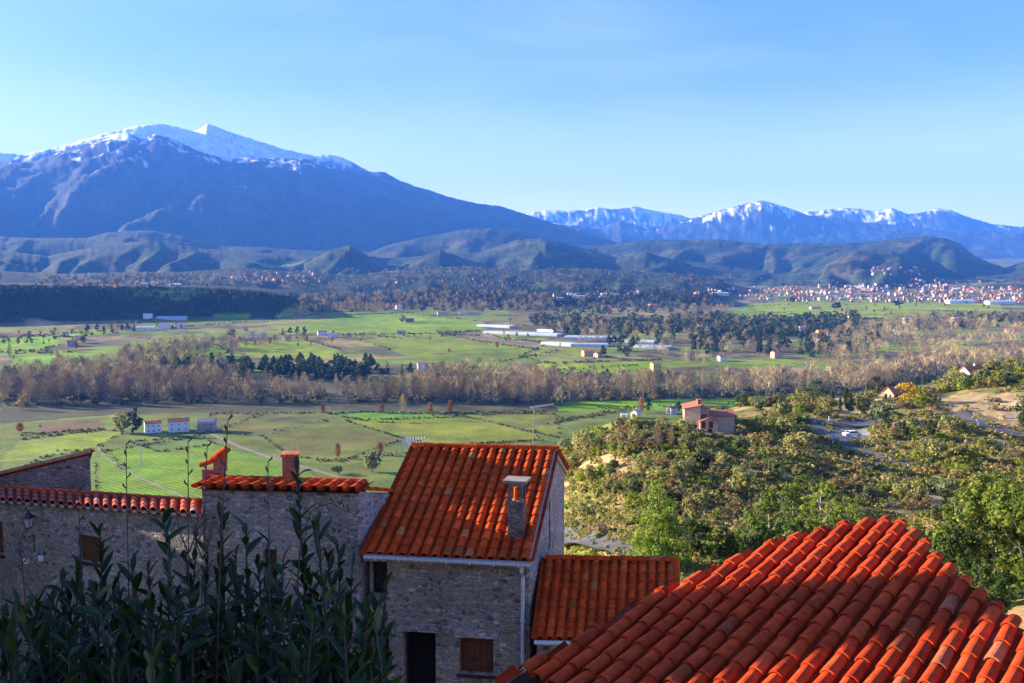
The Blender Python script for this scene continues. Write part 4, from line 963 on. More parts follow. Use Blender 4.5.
def scatter(name, mat, proto_list, P, S, label, cat, kind='stuff', pick=None):
    """many small plants as ONE stuff object"""
    Vs, Fs, Cs, n = [], [], [], 0
    rot = RNG.uniform(0, 2 * np.pi, len(P)); pick = RNG.integers(0, len(proto_list), len(P)) if pick is None else pick
    for i, (p, s) in enumerate(zip(P, S)):
        V, F, c = proto_list[pick[i]]; ca, sa = math.cos(rot[i]), math.sin(rot[i])
        X = V * s; Vs.append(np.stack([X[:, 0] * ca - X[:, 1] * sa + p[0], X[:, 0] * sa + X[:, 1] * ca + p[1], X[:, 2] + p[2]], 1)); Fs.append(F + n); n += len(V)
        Cs.append(c * RNG.uniform(.78, 1.22))
    o = np_mesh(name, np.concatenate(Vs), np.concatenate(Fs), mat, None, np.concatenate(Cs)); return tag(o, label, cat, kind=kind)
KINDS = {}
def kind(name, variants):
    """variants: list of (trunk MB or None, crown arrays), unit: metres at scale 1 with given height; makes shared meshes"""
    out = []
    for (tm, bark, crown, cm, h) in variants:
        tme = tm.mesh('trunk', bark) if tm else None; cme = np_mesh('crown', crown[0], crown[1], cm, None, crown[2], link=False)
        V, F, c = crown; mi = None
        if tm:
            tv, tf, tc_ = mb_quads(tm); Vw, Fw, Cw = merge([(V, F, c), (tv, tf, tc_)]); mi = np.concatenate([np.zeros(len(F)), np.ones(len(tf))])
            whole = np_mesh(name, Vw, Fw, [cm, bark], None, Cw, mi, link=False)
        else: whole = np_mesh(name, V, F, cm, None, c, link=False)
        out.append((tme, cme, whole, h))
    KINDS[name] = out
def plant(name, p, h, label, cat, group=None, v=None, parts=True, wide=1.0):
    tme, cme, whole, h0 = KINDS[name][RNG.integers(len(KINDS[name])) if v is None else v % len(KINDS[name])]
    s = h / h0; rz = RNG.uniform(0, 2 * math.pi)
    if parts and tme:
        o = empty(name, p, rz)
        for nm, me in (('trunk', tme), ('crown', cme)):
            c = bpy.data.objects.new(nm, me); C.objects.link(c); c.parent = o
    else:
        o = bpy.data.objects.new(name, whole); C.objects.link(o); o.location = p; o.rotation_euler = (0, 0, rz)
    o.scale = (s * wide, s * wide, s)
    return tag(o, label, cat, group)
# colours (linear base colours)
OLV = ((.22, .225, .06), (.42, .40, .13)); GRN = ((.18, .23, .022), (.34, .37, .04)); LIME = ((.17, .24, .025), (.32, .37, .05)); DRK = ((.035, .06, .016), (.08, .115, .028))
BRN = ((.32, .22, .07), (.46, .33, .12)); YGR = ((.22, .22, .035), (.34, .31, .06)); BARE = ((.20, .14, .06), (.40, .29, .13)); BAREP = ((.28, .20, .085), (.54, .40, .19)); RUST = ((.34, .15, .045), (.50, .25, .08))
def olive_v(h=4.0, c=OLV, n=1500, wide=1.0):
    b = [((0, 0, h * .55), (h * .48 * wide, h * .48 * wide, h * .42))] + [((RNG.uniform(-1, 1) * h * .35 * wide, RNG.uniform(-1, 1) * h * .35 * wide, h * RNG.uniform(.4, .75)), (h * .26,) * 3) for _ in range(5)]
    return (trunk_mb(h, h * .045, 4, .08, .6, .4), BARK, leaf_cloud(b, n, 46, h * .085, *c, tight=.34), LEAF, h)
def shrub_v(h, c, n=900, flat=1.2):
    b = [((RNG.uniform(-1, 1) * h * .55 * flat, RNG.uniform(-1, 1) * h * .55 * flat, h * RNG.uniform(.25, .55)), (h * RNG.uniform(.3, .5), h * RNG.uniform(.3, .5), h * .42)) for _ in range(6)]
    return (trunk_mb(h, h * .03, 4, .1, .6, .5, .1), BARK, leaf_cloud(b, n, 40, h * .11, *c, tight=.36), LEAF, h)
def bare_v(h, rad, n, c, bark=BARK, ln=(.9, 2.6), base=.22, shape=.8, spread=.55, wd=.11):
    return (trunk_mb(h, h * .016, 6, .03, .85, .34, .25), bark, twig_cloud(h * base, h * .9, rad, n, *c, ln=ln, shape=shape, spread=spread, wd=wd), TWIG, h)
def conifer_v(h, rad, n, c, tiers=9, leaf=.045, clumps=120):
    b = []
    for k in range(tiers):
        t = (k + .5) / tiers; r = rad * (1 - t) ** .65 + .2 * rad
        for j in range(max(2, int(6 * (1 - t)) + 1)):
            a = RNG.uniform(0, 6.28); b.append(((math.cos(a) * r * .55, math.sin(a) * r * .55, h * (.03 + .93 * t)), (r * .45, r * .45, h / tiers * .6)))
    return (trunk_mb(h, h * .018, 3, .02, .95, .15), BARK, leaf_cloud(b, n, clumps, h * leaf, *c, tight=.4, asp=.45), LEAF, h)
def cypress_v(h, n=1100, c=DRK):
    b = [((0, 0, h * (.12 + .8 * t)), (h * .10 * math.sin(math.pi * (t * .8 + .2)) + .12,) * 2 + (h * .14,)) for t in np.linspace(0, 1, 7)]
    return (trunk_mb(h, h * .02, 0, .01, .6), BARK, leaf_cloud(b, n, 60, h * .05, *c, tight=.5, up=.2), LEAF, h)
def tree_v(h, rad, n, c, blobs=12, base=.3, bark=BARK, leaf=.035, clumps=110, limbs=7, spread=.45, tight=.3, shell=.45):
    b = []
    for k in range(blobs):
        a = RNG.uniform(0, 6.28); t = RNG.uniform(0, 1); r = rad * RNG.uniform(.25, .75) * math.sin(math.pi * (.18 + .72 * t))
        b.append(((math.cos(a) * r, math.sin(a) * r, h * (base + (.9 - base) * t)), (rad * RNG.uniform(.28, .45),) * 2 + (h * RNG.uniform(.09, .15),)))
    return (trunk_mb(h, h * .02, limbs, .05, .85, spread, .22), bark, leaf_cloud(b, n, clumps, h * leaf, *c, tight=tight, shell=shell), LEAF, h)
kind('olive_tree', [olive_v(), olive_v(wide=1.2), olive_v(c=((.10, .13, .05), (.19, .22, .09))), olive_v(wide=.9)])
kind('green_bush', [shrub_v(2.5, GRN), shrub_v(2.5, YGR), shrub_v(2.5, GRN, flat=.9), shrub_v(2.5, ((.10, .125, .03), (.18, .19, .05)))])
kind('dry_bush', [shrub_v(2.2, BRN), shrub_v(2.2, ((.19, .14, .06), (.28, .21, .09))), shrub_v(2.2, ((.13, .11, .045), (.2, .16, .07)))])
kind('bare_tree', [bare_v(20, 4.6, 850, BARE), bare_v(20, 5.5, 950, BAREP), bare_v(22, 3.2, 700, BARE), bare_v(22, 2.6, 620, BAREP, BARK_PALE), bare_v(18, 5.0, 850, ((.15, .115, .085), (.25, .19, .14)))])
kind('far_bare_tree', [bare_v(18, 4.2, 420, BAREP, wd=.42, ln=(1.2, 3)), bare_v(18, 3.4, 380, BAREP, BARK_PALE, wd=.42, ln=(1.2, 3))])
kind('rust_tree', [bare_v(9, 3.2, 900, RUST, base=.05, wd=.2), bare_v(9, 2.6, 800, RUST, base=.05, wd=.2)])
kind('dark_tree', [tree_v(12, 4.6, 1500, DRK, base=.12, leaf=.06), tree_v(12, 4.0, 1400, ((.03, .055, .018), (.065, .10, .03)), base=.12, leaf=.06), conifer_v(14, 3.4, 1300, DRK)])
kind('round_tree', [tree_v(9, 4.8, 2600, ((.055, .10, .02), (.12, .18, .04)), blobs=16, base=.2, leaf=.04), tree_v(9, 5.0, 2600, ((.05, .08, .025), (.10, .13, .045)), blobs=16, base=.2, leaf=.04)])
kind('cypress_tree', [cypress_v(8), cypress_v(8)])
kind('mimosa_tree', [tree_v(5, 2.8, 1500, ((.42, .30, .015), (.60, .45, .03)), base=.25, leaf=.05)])
kind('pine_tree', [conifer_v(12, 3.6, 11000, ((.12, .19, .02), (.36, .42, .05)), tiers=13, leaf=.022, clumps=420), tree_v(12, 3.8, 8500, ((.03, .065, .014), (.10, .15, .03)), blobs=24, base=.1, leaf=.023, clumps=240, tight=.26)])
kind('acacia_tree', [tree_v(9, 3.0, 4200, LIME, blobs=22, base=.22, leaf=.022, clumps=190, bark=BARK_PALE, limbs=10, tight=.22), tree_v(9, 2.6, 3800, ((.10, .17, .022), (.2, .26, .04)), blobs=20, base=.22, leaf=.022, clumps=170, bark=BARK_PALE, limbs=10, tight=.22)])
kind('broadleaf_tree', [tree_v(12, 5.6, 9500, ((.065, .125, .015), (.22, .29, .035)), blobs=34, base=.12, leaf=.024, clumps=300, limbs=11, bark=BARK_PALE, tight=.25), tree_v(12, 4.6, 8500, ((.03, .06, .014), (.09, .14, .025)), blobs=28, base=.1, leaf=.024, clumps=260, limbs=10, tight=.25)])
def G1(px, py): return tuple(on_ground(px, py)[0])
def hpx(p, n): return n * math.hypot(p[1], 0) / FPX * 1.0

# ---------------------------------------------------------------- valley woods: bare trees along the river
def rnd_in(poly, n):
    P = np.array(poly, float); a, b = P.min(0), P.max(0); out = np.empty((0, 2))
    while len(out) < n:
        q = RNG.uniform(a, b, (n * 3, 2)); out = np.vstack([out, q[inside(P, q[:, 0], q[:, 1])]])
    return out[:n]
belts = [([(0,408),(150,404),(380,404),(560,406),(560,396),(300,392),(180,386),(90,382),(0,390)], 240, 30, 0), ([(0,402),(120,398),(240,394),(230,374),(170,366),(110,366),(0,382)], 190, 25, 1),
         ([(370,402),(560,402),(700,396),(700,390),(560,386),(480,374),(420,382)], 170, 30, 0), ([(560,402),(760,398),(910,390),(1024,372),(1024,362),(900,372),(760,386),(640,388)], 230, 28, 0),
         ([(130,374),(225,352),(270,348),(200,346),(150,352),(115,362)], 120, 15, 1), ([(830,366),(1000,350),(1024,345),(1024,330),(900,320),(840,330),(800,350)], 210, 15, 1), ([(900,390),(1024,368),(1024,352),(930,362),(860,380)], 120, 18, 1),
         ([(690,318),(740,312),(745,300),(715,298),(690,304)], 70, 15, 0), ([(545,330),(720,334),(800,352),(700,368),(640,352),(560,340)], 110, 13, 0), ([(210,352),(300,345),(300,338),(200,344)], 40, 10, 0)]
allp, allh, allk = [], [], []
for poly, n, h, k in belts:
    q = rnd_in(poly, n); P = on_ground(q[:, 0], q[:, 1]); allp.append(P); allh.append(P[:, 1] / FPX * h * RNG.uniform(.55, 1.12, n) * (P[:, 1] < 2600)); allk.append(np.full(n, k))
P = np.concatenate(allp); Hh = np.clip(np.concatenate(allh), 4, 27); Kk = np.concatenate(allk)
okm = (P[:, 1] > 620) & (P[:, 1] < 3000); P, Hh, Kk = P[okm], Hh[okm], Kk[okm]
app = Hh / P[:, 1]; order = np.argsort(-app); big = order[:262]; rest = order[262:]
RIV = 'bare grey-brown tree in the leafless wood along the river'
for i in big: plant('bare_tree', P[i], Hh[i], RIV, 'tree', 'bare trees of the riverside wood', v=int(RNG.choice([0, 1, 2, 3, 4] if not Kk[i] else [0, 1, 1, 4])), parts=app[i] * FPX > 23)
lowbare = [twig_cloud(1.5, 10, 4.0, 150, *c, ln=(1, 3), shape=.7, wd=.22) for c in (BARE, BAREP, BAREP, ((.15, .11, .075), (.24, .18, .12)), ((.20, .14, .085), (.30, .22, .14)))]
scatter('woodland', TWIG, lowbare, P[rest], Hh[rest] / 11.5, 'rest of the leafless wood filling in along the river', 'wood')
# underwood at the foot of the belts
q = np.vstack([rnd_in(b[0], int(b[1] * 1.6)) for b in belts[:4]]); U = on_ground(q[:, 0], q[:, 1]); U = U[(U[:, 1] > 620) & (U[:, 1] < 2200)]
lowsh = [leaf_cloud([((0, 0, .45), (.6, .6, .5))], 70, 14, .3, *c) for c in (((.10, .085, .045), (.16, .13, .07)), ((.07, .075, .03), (.11, .11, .05)), BRN)]
scatter('undergrowth', LEAF, lowsh, U, RNG.uniform(2.5, 6.5, len(U)), 'brown and dull green undergrowth below the riverside trees', 'undergrowth')
# dark evergreens of the plain
dz = [([(140,380),(370,382),(372,368),(150,366)], 110, 17), ([(300,382),(420,380),(412,370),(300,372)], 22, 12), ([(690,362),(770,356),(850,352),(850,330),(760,326),(690,338)], 60, 17), ([(600,362),(640,358),(640,342),(600,345)], 12, 13), ([(660,395),(640,390),(560,386),(560,380),(660,384)], 12, 12), ([(800,360),(880,356),(880,340),(810,344)], 26, 14),
      ([(540,330),(640,328),(680,345),(600,335)], 14, 9)]
for poly, n, h in dz:
    q = rnd_in(poly, n); PP = on_ground(q[:, 0], q[:, 1])
    for p in PP:
        if p[1] < 4000: plant('dark_tree', p, min(22, p[1] / FPX * h * RNG.uniform(.7, 1.15)), 'dark evergreen tree in the woods of the plain', 'tree', 'dark evergreens of the plain', parts=False)
for px, py, h, lab in [(122,331,7,0),(128,331,8,0),(134,331,8,0),(112,332,7,0),(104,333,7,0),(97,332,8,0),(88,333,9,0),(283,335,8,0),(290,335,8,0),(297,334,8,0),(304,334,8,0)]:
    p = G1(px, py); plant('dark_tree', p, p[1] / FPX * h, 'small dark conifer in a hedge beside the far farms', 'tree', 'dark hedge conifers of the far farms', parts=False)
for k, x in enumerate(np.linspace(316, 384, 17)):
    p = G1(x, 314 - (x - 316) * .03); plant('far_bare_tree', p, p[1] / FPX * 11 * RNG.uniform(.9, 1.1), 'bare tree in the straight row along the far meadow edge', 'tree', 'row of bare trees on the far meadow', v=int(k % 2), parts=False)
for x in (301, 305): p = G1(x, 316); plant('far_bare_tree', p, p[1] / FPX * 11, 'bare tree of the pair left of the straight tree row', 'tree', 'pair of bare trees by the far meadow', v=1, parts=False)
for name, px, py, h, lab, cat, wd in [
  ('dark_tree', 133, 434, 27, 'tall dark evergreen beside the white houses in the near plain', 'tree', .9), ('olive_tree', 122, 433, 22, 'brownish round tree left of the tall dark evergreen', 'tree', 1.0),
  ('bare_tree', 403, 418, 26, 'lone slender bare tree standing in the green vineyard', 'tree', .7), ('round_tree', 231, 338, 11, 'round dark tree alone beside the white farmhouse', 'tree', .9), ('bare_tree', 10, 362, 20, 'lone dark poplar at the far left meadow edge', 'tree', .5),
  ('rust_tree', 323, 413, 9, 'round rust red tree at the wood edge above the vineyard', 'tree', 1.0), ('rust_tree', 338, 458, 15, 'tall rust coloured tree left in the hedge beyond the village roofs', 'tree', .7), ('rust_tree', 380, 455, 13, 'rust coloured tree right in the hedge beyond the village roofs', 'tree', 1.0),
  ('rust_tree', 430, 413, 10, 'brown bush tree left in the row at the wood edge', 'tree', 1.0), ('rust_tree', 450, 413, 12, 'orange bush tree in the middle of the row at the wood edge', 'tree', 1.0), ('rust_tree', 382, 413, 9, 'small brown tree near the lone slender tree', 'tree', 1.2),
  ('round_tree', 403, 323, 8, 'round dark tree touching the brown farmhouse on the meadow', 'tree', .9), ('round_tree', 625, 341, 13, 'yellow-green round tree between the greenhouses', 'tree', .8), ('rust_tree', 20, 432, 9, 'orange thicket at the left edge of the near plain', 'tree', 1.6), ('olive_tree', 83, 343, 8, 'pale round tree beside the far left farm', 'tree', 1.1),
  ('dark_tree', 792, 303, 7, 'dark tree clump standing on the fields before the town', 'tree', 1.5), ('dark_tree', 836, 310, 8, 'dark grove right of the clump before the town', 'tree', 2.6), ('dark_tree', 896, 306, 6, 'long dark grove at the edge of the town', 'tree', 3.2), ('dark_tree', 846, 318, 5, 'small dark tree by a lone white house in the fields', 'tree', 1.0),
  ('olive_tree', 372, 472, 24, 'grey-green tree in the hedge just left of the sunlit roof', 'tree', .8), ('round_tree', 338, 474, 10, 'low dark bush beyond the brick chimney', 'bush', 1.7)]:
    p = G1(px, py); plant(name, p, p[1] / FPX * h, lab, cat, parts=h > 9, wide=wd)
q = np.vstack([rnd_in(p_, n_) for p_, n_ in [([(0,345),(110,340),(240,336),(340,334),(340,350),(240,345),(140,350),(0,362)], 26), ([(110,330),(190,330),(190,322),(110,324)], 12), ([(400,330),(520,334),(600,352),(560,364),(430,352),(380,340)], 16), ([(730,318),(1010,322),(1010,306),(740,306)], 40), ([(590,318),(700,318),(720,304),(640,304)], 14), ([(795,345),(840,345),(840,322),(795,326)], 14)]])
for n_, p in enumerate(on_ground(q[:, 0], q[:, 1])):
    if 1300 < p[1] < 5000: plant(['far_bare_tree', 'dark_tree', 'far_bare_tree', 'rust_tree'][n_ % 4], p, RNG.uniform(6, 13), ['bare tree scattered among the far fields and farms', 'dark round tree scattered among the far fields and farms', 'bare tree scattered among the far fields and farms', 'rusty tree scattered among the far fields and farms'][n_ % 4], 'tree', ['bare trees scattered in the far fields', 'dark trees scattered in the far fields', 'bare trees scattered in the far fields', 'rusty trees scattered in the far fields'][n_ % 4], parts=False)
# hedge and scrub rows between the near fields (rust and brown)
hl = []
for (a, b, n) in [(a_, b_, int(n_ * 1.8)) for a_, b_, n_ in [((318,462),(420,452),40), ((430,414),(545,412),70), ((470,446),(540,440),30), ((20,436),(110,430),30), ((205,432),(262,416),20), ((262,436),(330,420),10), ((100,444),(125,470),16), ((60,362),(240,362),50), ((140,352),(220,346),40), ((330,336),(420,336),40), ((440,335),(470,332),30), ((520,372),(640,366),40), ((150,345),(240,337),30), ((0,352),(60,350),20), ((640,322),(720,324),40), ((735,318),(1010,318),90), ((560,420),(640,408),40), ((545,424),(620,412),40), ((260,322),(400,312),30), ((850,320),(1010,314),60), ((600,408),(730,404),40)]]:
    t = RNG.uniform(0, 1, n); hl.append(np.stack([a[0] + (b[0] - a[0]) * t + RNG.normal(size=n) * 2, a[1] + (b[1] - a[1]) * t + RNG.normal(size=n) * 1.0], 1))
for f_ in FIELDS[2:-7]:
    pl_ = f_[0]
    for a, b in zip(pl_, pl_[1:] + pl_[:1]):
        L_ = math.hypot(b[0] - a[0], (b[1] - a[1])); n = int(L_ * RNG.choice([.0, .5, .8]))
        if n and max(a[1], b[1]) < 520: t = RNG.uniform(0, 1, n); hl.append(np.stack([a[0] + (b[0] - a[0]) * t + RNG.normal(size=n) * .5, a[1] + (b[1] - a[1]) * t + RNG.normal(size=n) * .25], 1))
q = np.vstack(hl); q = q[(q[:, 0] > -30) & (q[:, 0] < 1060)]; U = on_ground(q[:, 0], q[:, 1])
lowh = [leaf_cloud([((0, 0, .5), (.7, .7, .5))], 80, 14, .3, *c) for c in (BRN, DRK, ((.08, .085, .03), (.13, .13, .05)), ((.08, .085, .03), (.13, .13, .05)), DRK, BRN)]
scatter('hedge_undergrowth', LEAF, lowh, U, RNG.uniform(.8, 2.2, len(U)) * np.clip(U[:, 1] / 900, .7, 1.6), 'brown, rust and green hedges lining the fields of the plain', 'hedges')
# far woods on the plateau bank, the bench and the foothills
fw = [([(0,322),(140,318),(300,308),(310,298),(220,290),(0,288)], 420, 4, (0, 0, 1)), ([(300,312),(560,312),(560,297),(420,294),(300,300)], 700, 7, (2, 1, 2, 2)), ([(420,300),(560,300),(560,290),(430,290)], 160, 4, (0, 0, 1)), ([(560,316),(700,312),(720,296),(600,292),(560,298)], 420, 5, (0, 1, 2)),
      ([(560,336),(690,332),(720,318),(600,322),(520,318)], 420, 8, (1, 2, 0)), ([(690,345),(860,330),(860,318),(700,322)], 420, 8, (0, 1, 2, 0)), ([(720,298),(1024,296),(1024,280),(760,280)], 260, 3, (1, 2, 2)), ([(860,332),(1024,326),(1024,314),(900,318)], 320, 6, (2, 2, 1)),
      ([(40,288),(300,286),(300,276),(40,276)], 380, 4, (1, 2, 2)), ([(300,292),(700,292),(760,276),(500,266),(300,272)], 900, 3, (2, 2, 1)), ([(0,345),(120,336),(120,330),(0,333)], 40, 4, (0, 1))]
lowf = [leaf_cloud([((0, 0, .5), (.45, .45, .5))], 36, 10, .34, *c) for c in (DRK, ((.07, .07, .03), (.10, .10, .05)))] + [twig_cloud(.1, .95, .42, 46, *c, ln=(.1, .35), shape=.7, wd=.045) for c in (BARE,)]
PA, SA, KA = [], [], []
for poly, n, h, ks_ in fw:
    q = rnd_in(poly, n); U = on_ground(q[:, 0], q[:, 1]); m_ = U[:, 1] < 9000; U = U[m_]; PA.append(U); SA.append(np.clip(U[:, 1] / FPX * h * RNG.uniform(.5, 1.2, len(U)), 3, 22)); KA.append(RNG.choice(ks_, len(U)))
scatter('far_woods', LEAF, lowf, np.concatenate(PA), np.concatenate(SA), 'distant mixed woods on the banks, plain edges and foothills', 'woods', pick=np.concatenate(KA))

# ---------------------------------------------------------------- the near spur: olives, bushes, big trees
used = []
def spot(name, px, py, h, label, cat='bush', group=None, parts=True, wide=1.0, v=None):
    p = G1(px, py); used.append((px, py)); return plant(name, (p[0], p[1], p[2] - .1), p[1] / FPX * h, label, cat, group, v, parts, wide)
OLB = 'grey-green rounded olive tree on the dry slope'
for px, py, h in [(591,482,17),(611,496,18),(634,494,18),(585,518,18),(695,514,22),(563,449,10),(578,445,12),(592,443,11),(605,441,12),(619,440,13),(632,443,12),(686,452,20),(722,427,22),(735,432,18),(755,434,18),(787,438,24),(760,413,15),(783,419,20),(742,455,20),(799,457,26),(826,413,16),(741,495,30),(775,478,20),(703,470,24),(884,427,28),(932,460,22),(903,497,18),(918,500,16),(926,492,13),(946,500,24),(936,518,14),(967,500,14),(705,452,15),(660,500,14),(770,430,13),(806,424,12),(680,478,18),(860,408,16),(872,402,12)]:
    spot('olive_tree', px, py, h, OLB, 'tree', 'olive trees of the dry slope')
for name, px, py, h, lab, cat, wd in [
  ('round_tree', 815, 403, 24, 'large round green tree at the left end of the road bend', 'tree', 1.0), ('round_tree', 877, 398, 22, 'broad umbrella shaped tree behind the road bend', 'tree', 1.1), ('round_tree', 968, 376, 16, 'dark low spreading tree beside the white cottage', 'tree', 1.5),
  ('mimosa_tree', 908, 406, 24, 'bright yellow flowering tree on the bank above the road', 'tree', 1.15), ('bare_tree', 657, 452, 30, 'tall leafless thicket beside the big pink house, left of the pair', 'tree', .9), ('bare_tree', 671, 451, 27, 'leafless thicket beside the big pink house, right of the pair', 'tree', 1.0),
  ('dark_tree', 902, 438, 19, 'dark bush left of the three above the road bank', 'bush', .9), ('dark_tree', 931, 440, 22, 'dark bush in the middle above the road bank', 'bush', .9), ('olive_tree', 951, 432, 17, 'brownish bush right of the dark ones above the road bank', 'bush', 1.2),
  ('round_tree', 697, 403, 12, 'dark tree behind the big pink house', 'tree', 1.1), ('round_tree', 743, 407, 18, 'dark tree at the end of the long red roofed wing', 'tree', .9), ('dark_tree', 866, 416, 18, 'dark hedge tree along the shaded road', 'tree', 1.4), ('dark_tree', 850, 414, 15, 'dark tree beside the cypresses along the shaded road', 'tree', 1.3),
  ('green_bush', 968, 462, 24, 'large spreading bush casting a shadow on the open slope', 'bush', 1.0), ('green_bush', 989, 450, 12, 'small rounded bush alone on the open slope', 'bush', 1.0), ('green_bush', 950, 455, 11, 'small bush between two larger ones on the open slope', 'bush', 1.0), ('dry_bush', 690, 437, 10, 'brown bush under the pink house', 'bush', 1.3),
  ('pine_tree', 1022, 424, 28, 'young bushy conifer on the sandy bank at the right edge', 'tree', 1.1), ('dark_tree', 648, 412, 17, 'dark narrow conifer right of the small white cottage', 'tree', .7), ('rust_tree', 641, 413, 15, 'reddish narrow conifer beside the dark one by the cottage', 'tree', .7), ('dark_tree', 678, 412, 12, 'dark tree left of the big pink house', 'tree', 1.0)]:
    spot(name, px, py, h, lab, cat, None, True, wd)
for k, (px, py, h) in enumerate([(832,406,17),(846,404,20),(850,408,18),(840,410,15),(893,388,14),(902,393,15),(911,393,15),(924,385,13)]):
    spot('cypress_tree', px, py, h, 'narrow dark cypress beside the hidden roofs above the road', 'tree', 'cypresses near the road bend')
# fill
ROADS = [[(797,418),(806,424),(818,428)], [(812,420),(840,424),(868,424),(880,418)], [(822,428),(836,440),(852,449),(878,458),(905,466)], [(1040,440),(1005,432),(985,427),(968,420),(955,412)], [(548,540),(580,543),(612,546),(640,553),(660,560)]]
def clear_of_roads(x, y, d=6, up=0):
    if up and not clear_of_roads(x, y - up, d) : return False
    for r_ in ROADS:
        for a, b in zip(r_, r_[1:]):
            t = np.clip(((x - a[0]) * (b[0] - a[0]) + (y - a[1]) * (b[1] - a[1])) / ((b[0] - a[0]) ** 2 + (b[1] - a[1]) ** 2), 0, 1)
            if math.hypot(x - a[0] - t * (b[0] - a[0]), (y - a[1] - t * (b[1] - a[1])) * 2) < d: return False
    return not ((686 < x < 745 and 408 < y < 432) or (832 < x < 872 and 424 < y < 442))
cnt = {'green_bush': 0, 'dry_bush': 0, 'olive_tree': 0}
for poly, n, h, ks_ in [([(566,455),(640,446),(720,440),(800,462),(870,470),(900,490),(880,520),(760,545),(690,560),(600,535),(566,525)], 165, 11.5, ('green_bush', 'dry_bush', 'olive_tree', 'green_bush', 'olive_tree', 'green_bush')),
                       ([(870,470),(930,450),(1024,455),(1024,540),(950,535),(890,510)], 60, 12, ('green_bush', 'dry_bush', 'green_bush')), ([(935,394),(985,388),(1024,380),(1024,366),(980,374),(950,382)], 70, 12, ('olive_tree', 'green_bush', 'olive_tree')),
                       ([(750,425),(800,412),(830,408),(800,436),(760,445)], 40, 11, ('green_bush', 'dry_bush', 'green_bush')), ([(860,440),(900,430),(960,440),(940,455),(880,456)], 22, 8, ('dry_bush', 'green_bush')),
                       ([(560,440),(640,425),(690,420),(690,440),(600,455)], 50, 11, ('dry_bush', 'green_bush', 'olive_tree')), ([(558,472),(575,450),(640,441),(690,434),(690,444),(600,456),(572,474)], 40, 15, ('olive_tree', 'green_bush', 'olive_tree', 'dry_bush')), ([(925,408),(1000,400),(1010,420),(960,418)], 10, 5, ('dry_bush',)), ([(745,402),(830,396),(830,406),(750,412)], 30, 9, ('green_bush', 'olive_tree', 'dry_bush')), ([(885,398),(940,390),(935,404),(890,412)], 18, 9, ('green_bush', 'dry_bush'))]:
    for x, y in rnd_in(poly, n):
        hh_ = h * RNG.uniform(.55, 1.25)
        if not (clear_of_roads(x, y) and clear_of_roads(x, y - hh_ * .5, 4) and clear_of_roads(x, y - hh_, 3)): continue
        k = ks_[RNG.integers(len(ks_))]; cnt[k] += 1
        lab, g = {'green_bush': ('green scrub bush among the thickets of the slope', 'green scrub bushes of the slope'), 'dry_bush': ('brown dry scrub bush among the thickets of the slope', 'brown scrub bushes of the slope'), 'olive_tree': (OLB, 'olive trees of the dry slope')}[k]
        spot(k, x, y, hh_, lab, 'tree' if k == 'olive_tree' else 'bush', g, False, RNG.uniform(.9, 1.25))
print('fill', cnt)
def tall(name, px, top, d, label, wide=1.0, v=None, cat='tree', group=None):
    x = (px - 512) / FPX * d / CP; z = float(ground_fast(x, d)); h = z_from(top, d) - z
    plant(name, (x, d, z - .2), max(h, 2), label, cat, group, v, True, wide)
tall('pine_tree', 660, 470, 78, 'tall bright green pine rising just beyond the annex roof', 1.0, 0)
tall('pine_tree', 700, 508, 82, 'dark pine in the shade right of the tall bright pine', 1.1, 1); tall('broadleaf_tree', 730, 524, 78, 'dark leafy tree low behind the nearest roof, left', 1.0, 1)
for px, top, d, w_, lab in [(752,505,80,1.0,'leftmost of the thin green acacias behind the nearest roof'),(774,484,82,1.0,'second thin green acacia from the left behind the nearest roof'),(797,476,84,.9,'tall thin green acacia in the middle of the row behind the nearest roof'),(826,474,86,.9,'tall pale stemmed acacia right of the middle of the row'),(852,490,86,1.0,'rightmost thin green acacia behind the nearest roof')]:
    tall('acacia_tree', px, top, d, lab, w_)
for px, top, d, lab in [(768,520,75,'dark bush tree under the left acacias'),(808,516,75,'dark bush tree under the middle acacias'),(848,516,76,'dark bush tree under the right acacias')]: tall('broadleaf_tree', px, top, d, lab, .9, 1)
tall('broadleaf_tree', 1003, 470, 62, 'big leafy green tree at the right edge beside the nearest roof', 1.0, 0); tall('broadleaf_tree', 1042, 474, 58, 'big green tree cut by the right edge of the view', 1.0, 0)
tall('broadleaf_tree', 966, 516, 60, 'dark leafy tree left of the big green tree at the right edge', .9, 1); tall('broadleaf_tree', 1000, 560, 48, 'low dark tree under the big green tree at the right edge', 1.0, 1)
tall('olive_tree', 930, 545, 66, 'small olive beside the ridge of the nearest roof', 1.0); tall('green_bush', 912, 515, 90, 'yellowish bush above the peak of the nearest roof', 1.2, 1); tall('green_bush', 596, 548, 78, 'low green bush on the verge below the lower road', 1.2, 0); tall('acacia_tree', 640, 553, 70, 'low bright green shrub at the foot of the tall pine', 1.0)
# grass tufts
q = np.vstack([rnd_in([(560,445),(700,425),(840,415),(960,410),(1024,380),(1024,560),(900,560),(700,590),(566,560)], 9000)]); SANDY = [[(930,398),(1024,392),(1024,428),(950,418),(925,410)], [(600,456),(640,462),(632,475),(600,470)], [(885,500),(970,490),(960,530),(890,512)]]
q = np.array([p for p in q if clear_of_roads(p[0], p[1], 4) and not (RNG.random() < .85 and any(inside(np.array(sp_), p[:1], p[1:])[0] for sp_ in SANDY))])
U = on_ground(q[:, 0], q[:, 1]); U = U[U[:, 1] < 420]
tuft = [leaf_cloud([((0, 0, .3), (.55, .55, .3))], 24, 8, .34, *c, up=.1) for c in (((.42, .30, .11), (.56, .42, .17)), ((.34, .26, .08), (.46, .35, .12)), ((.22, .24, .05), (.32, .32, .08)), ((.17, .20, .04), (.26, .26, .06)), ((.26, .24, .06), (.36, .33, .1)))]
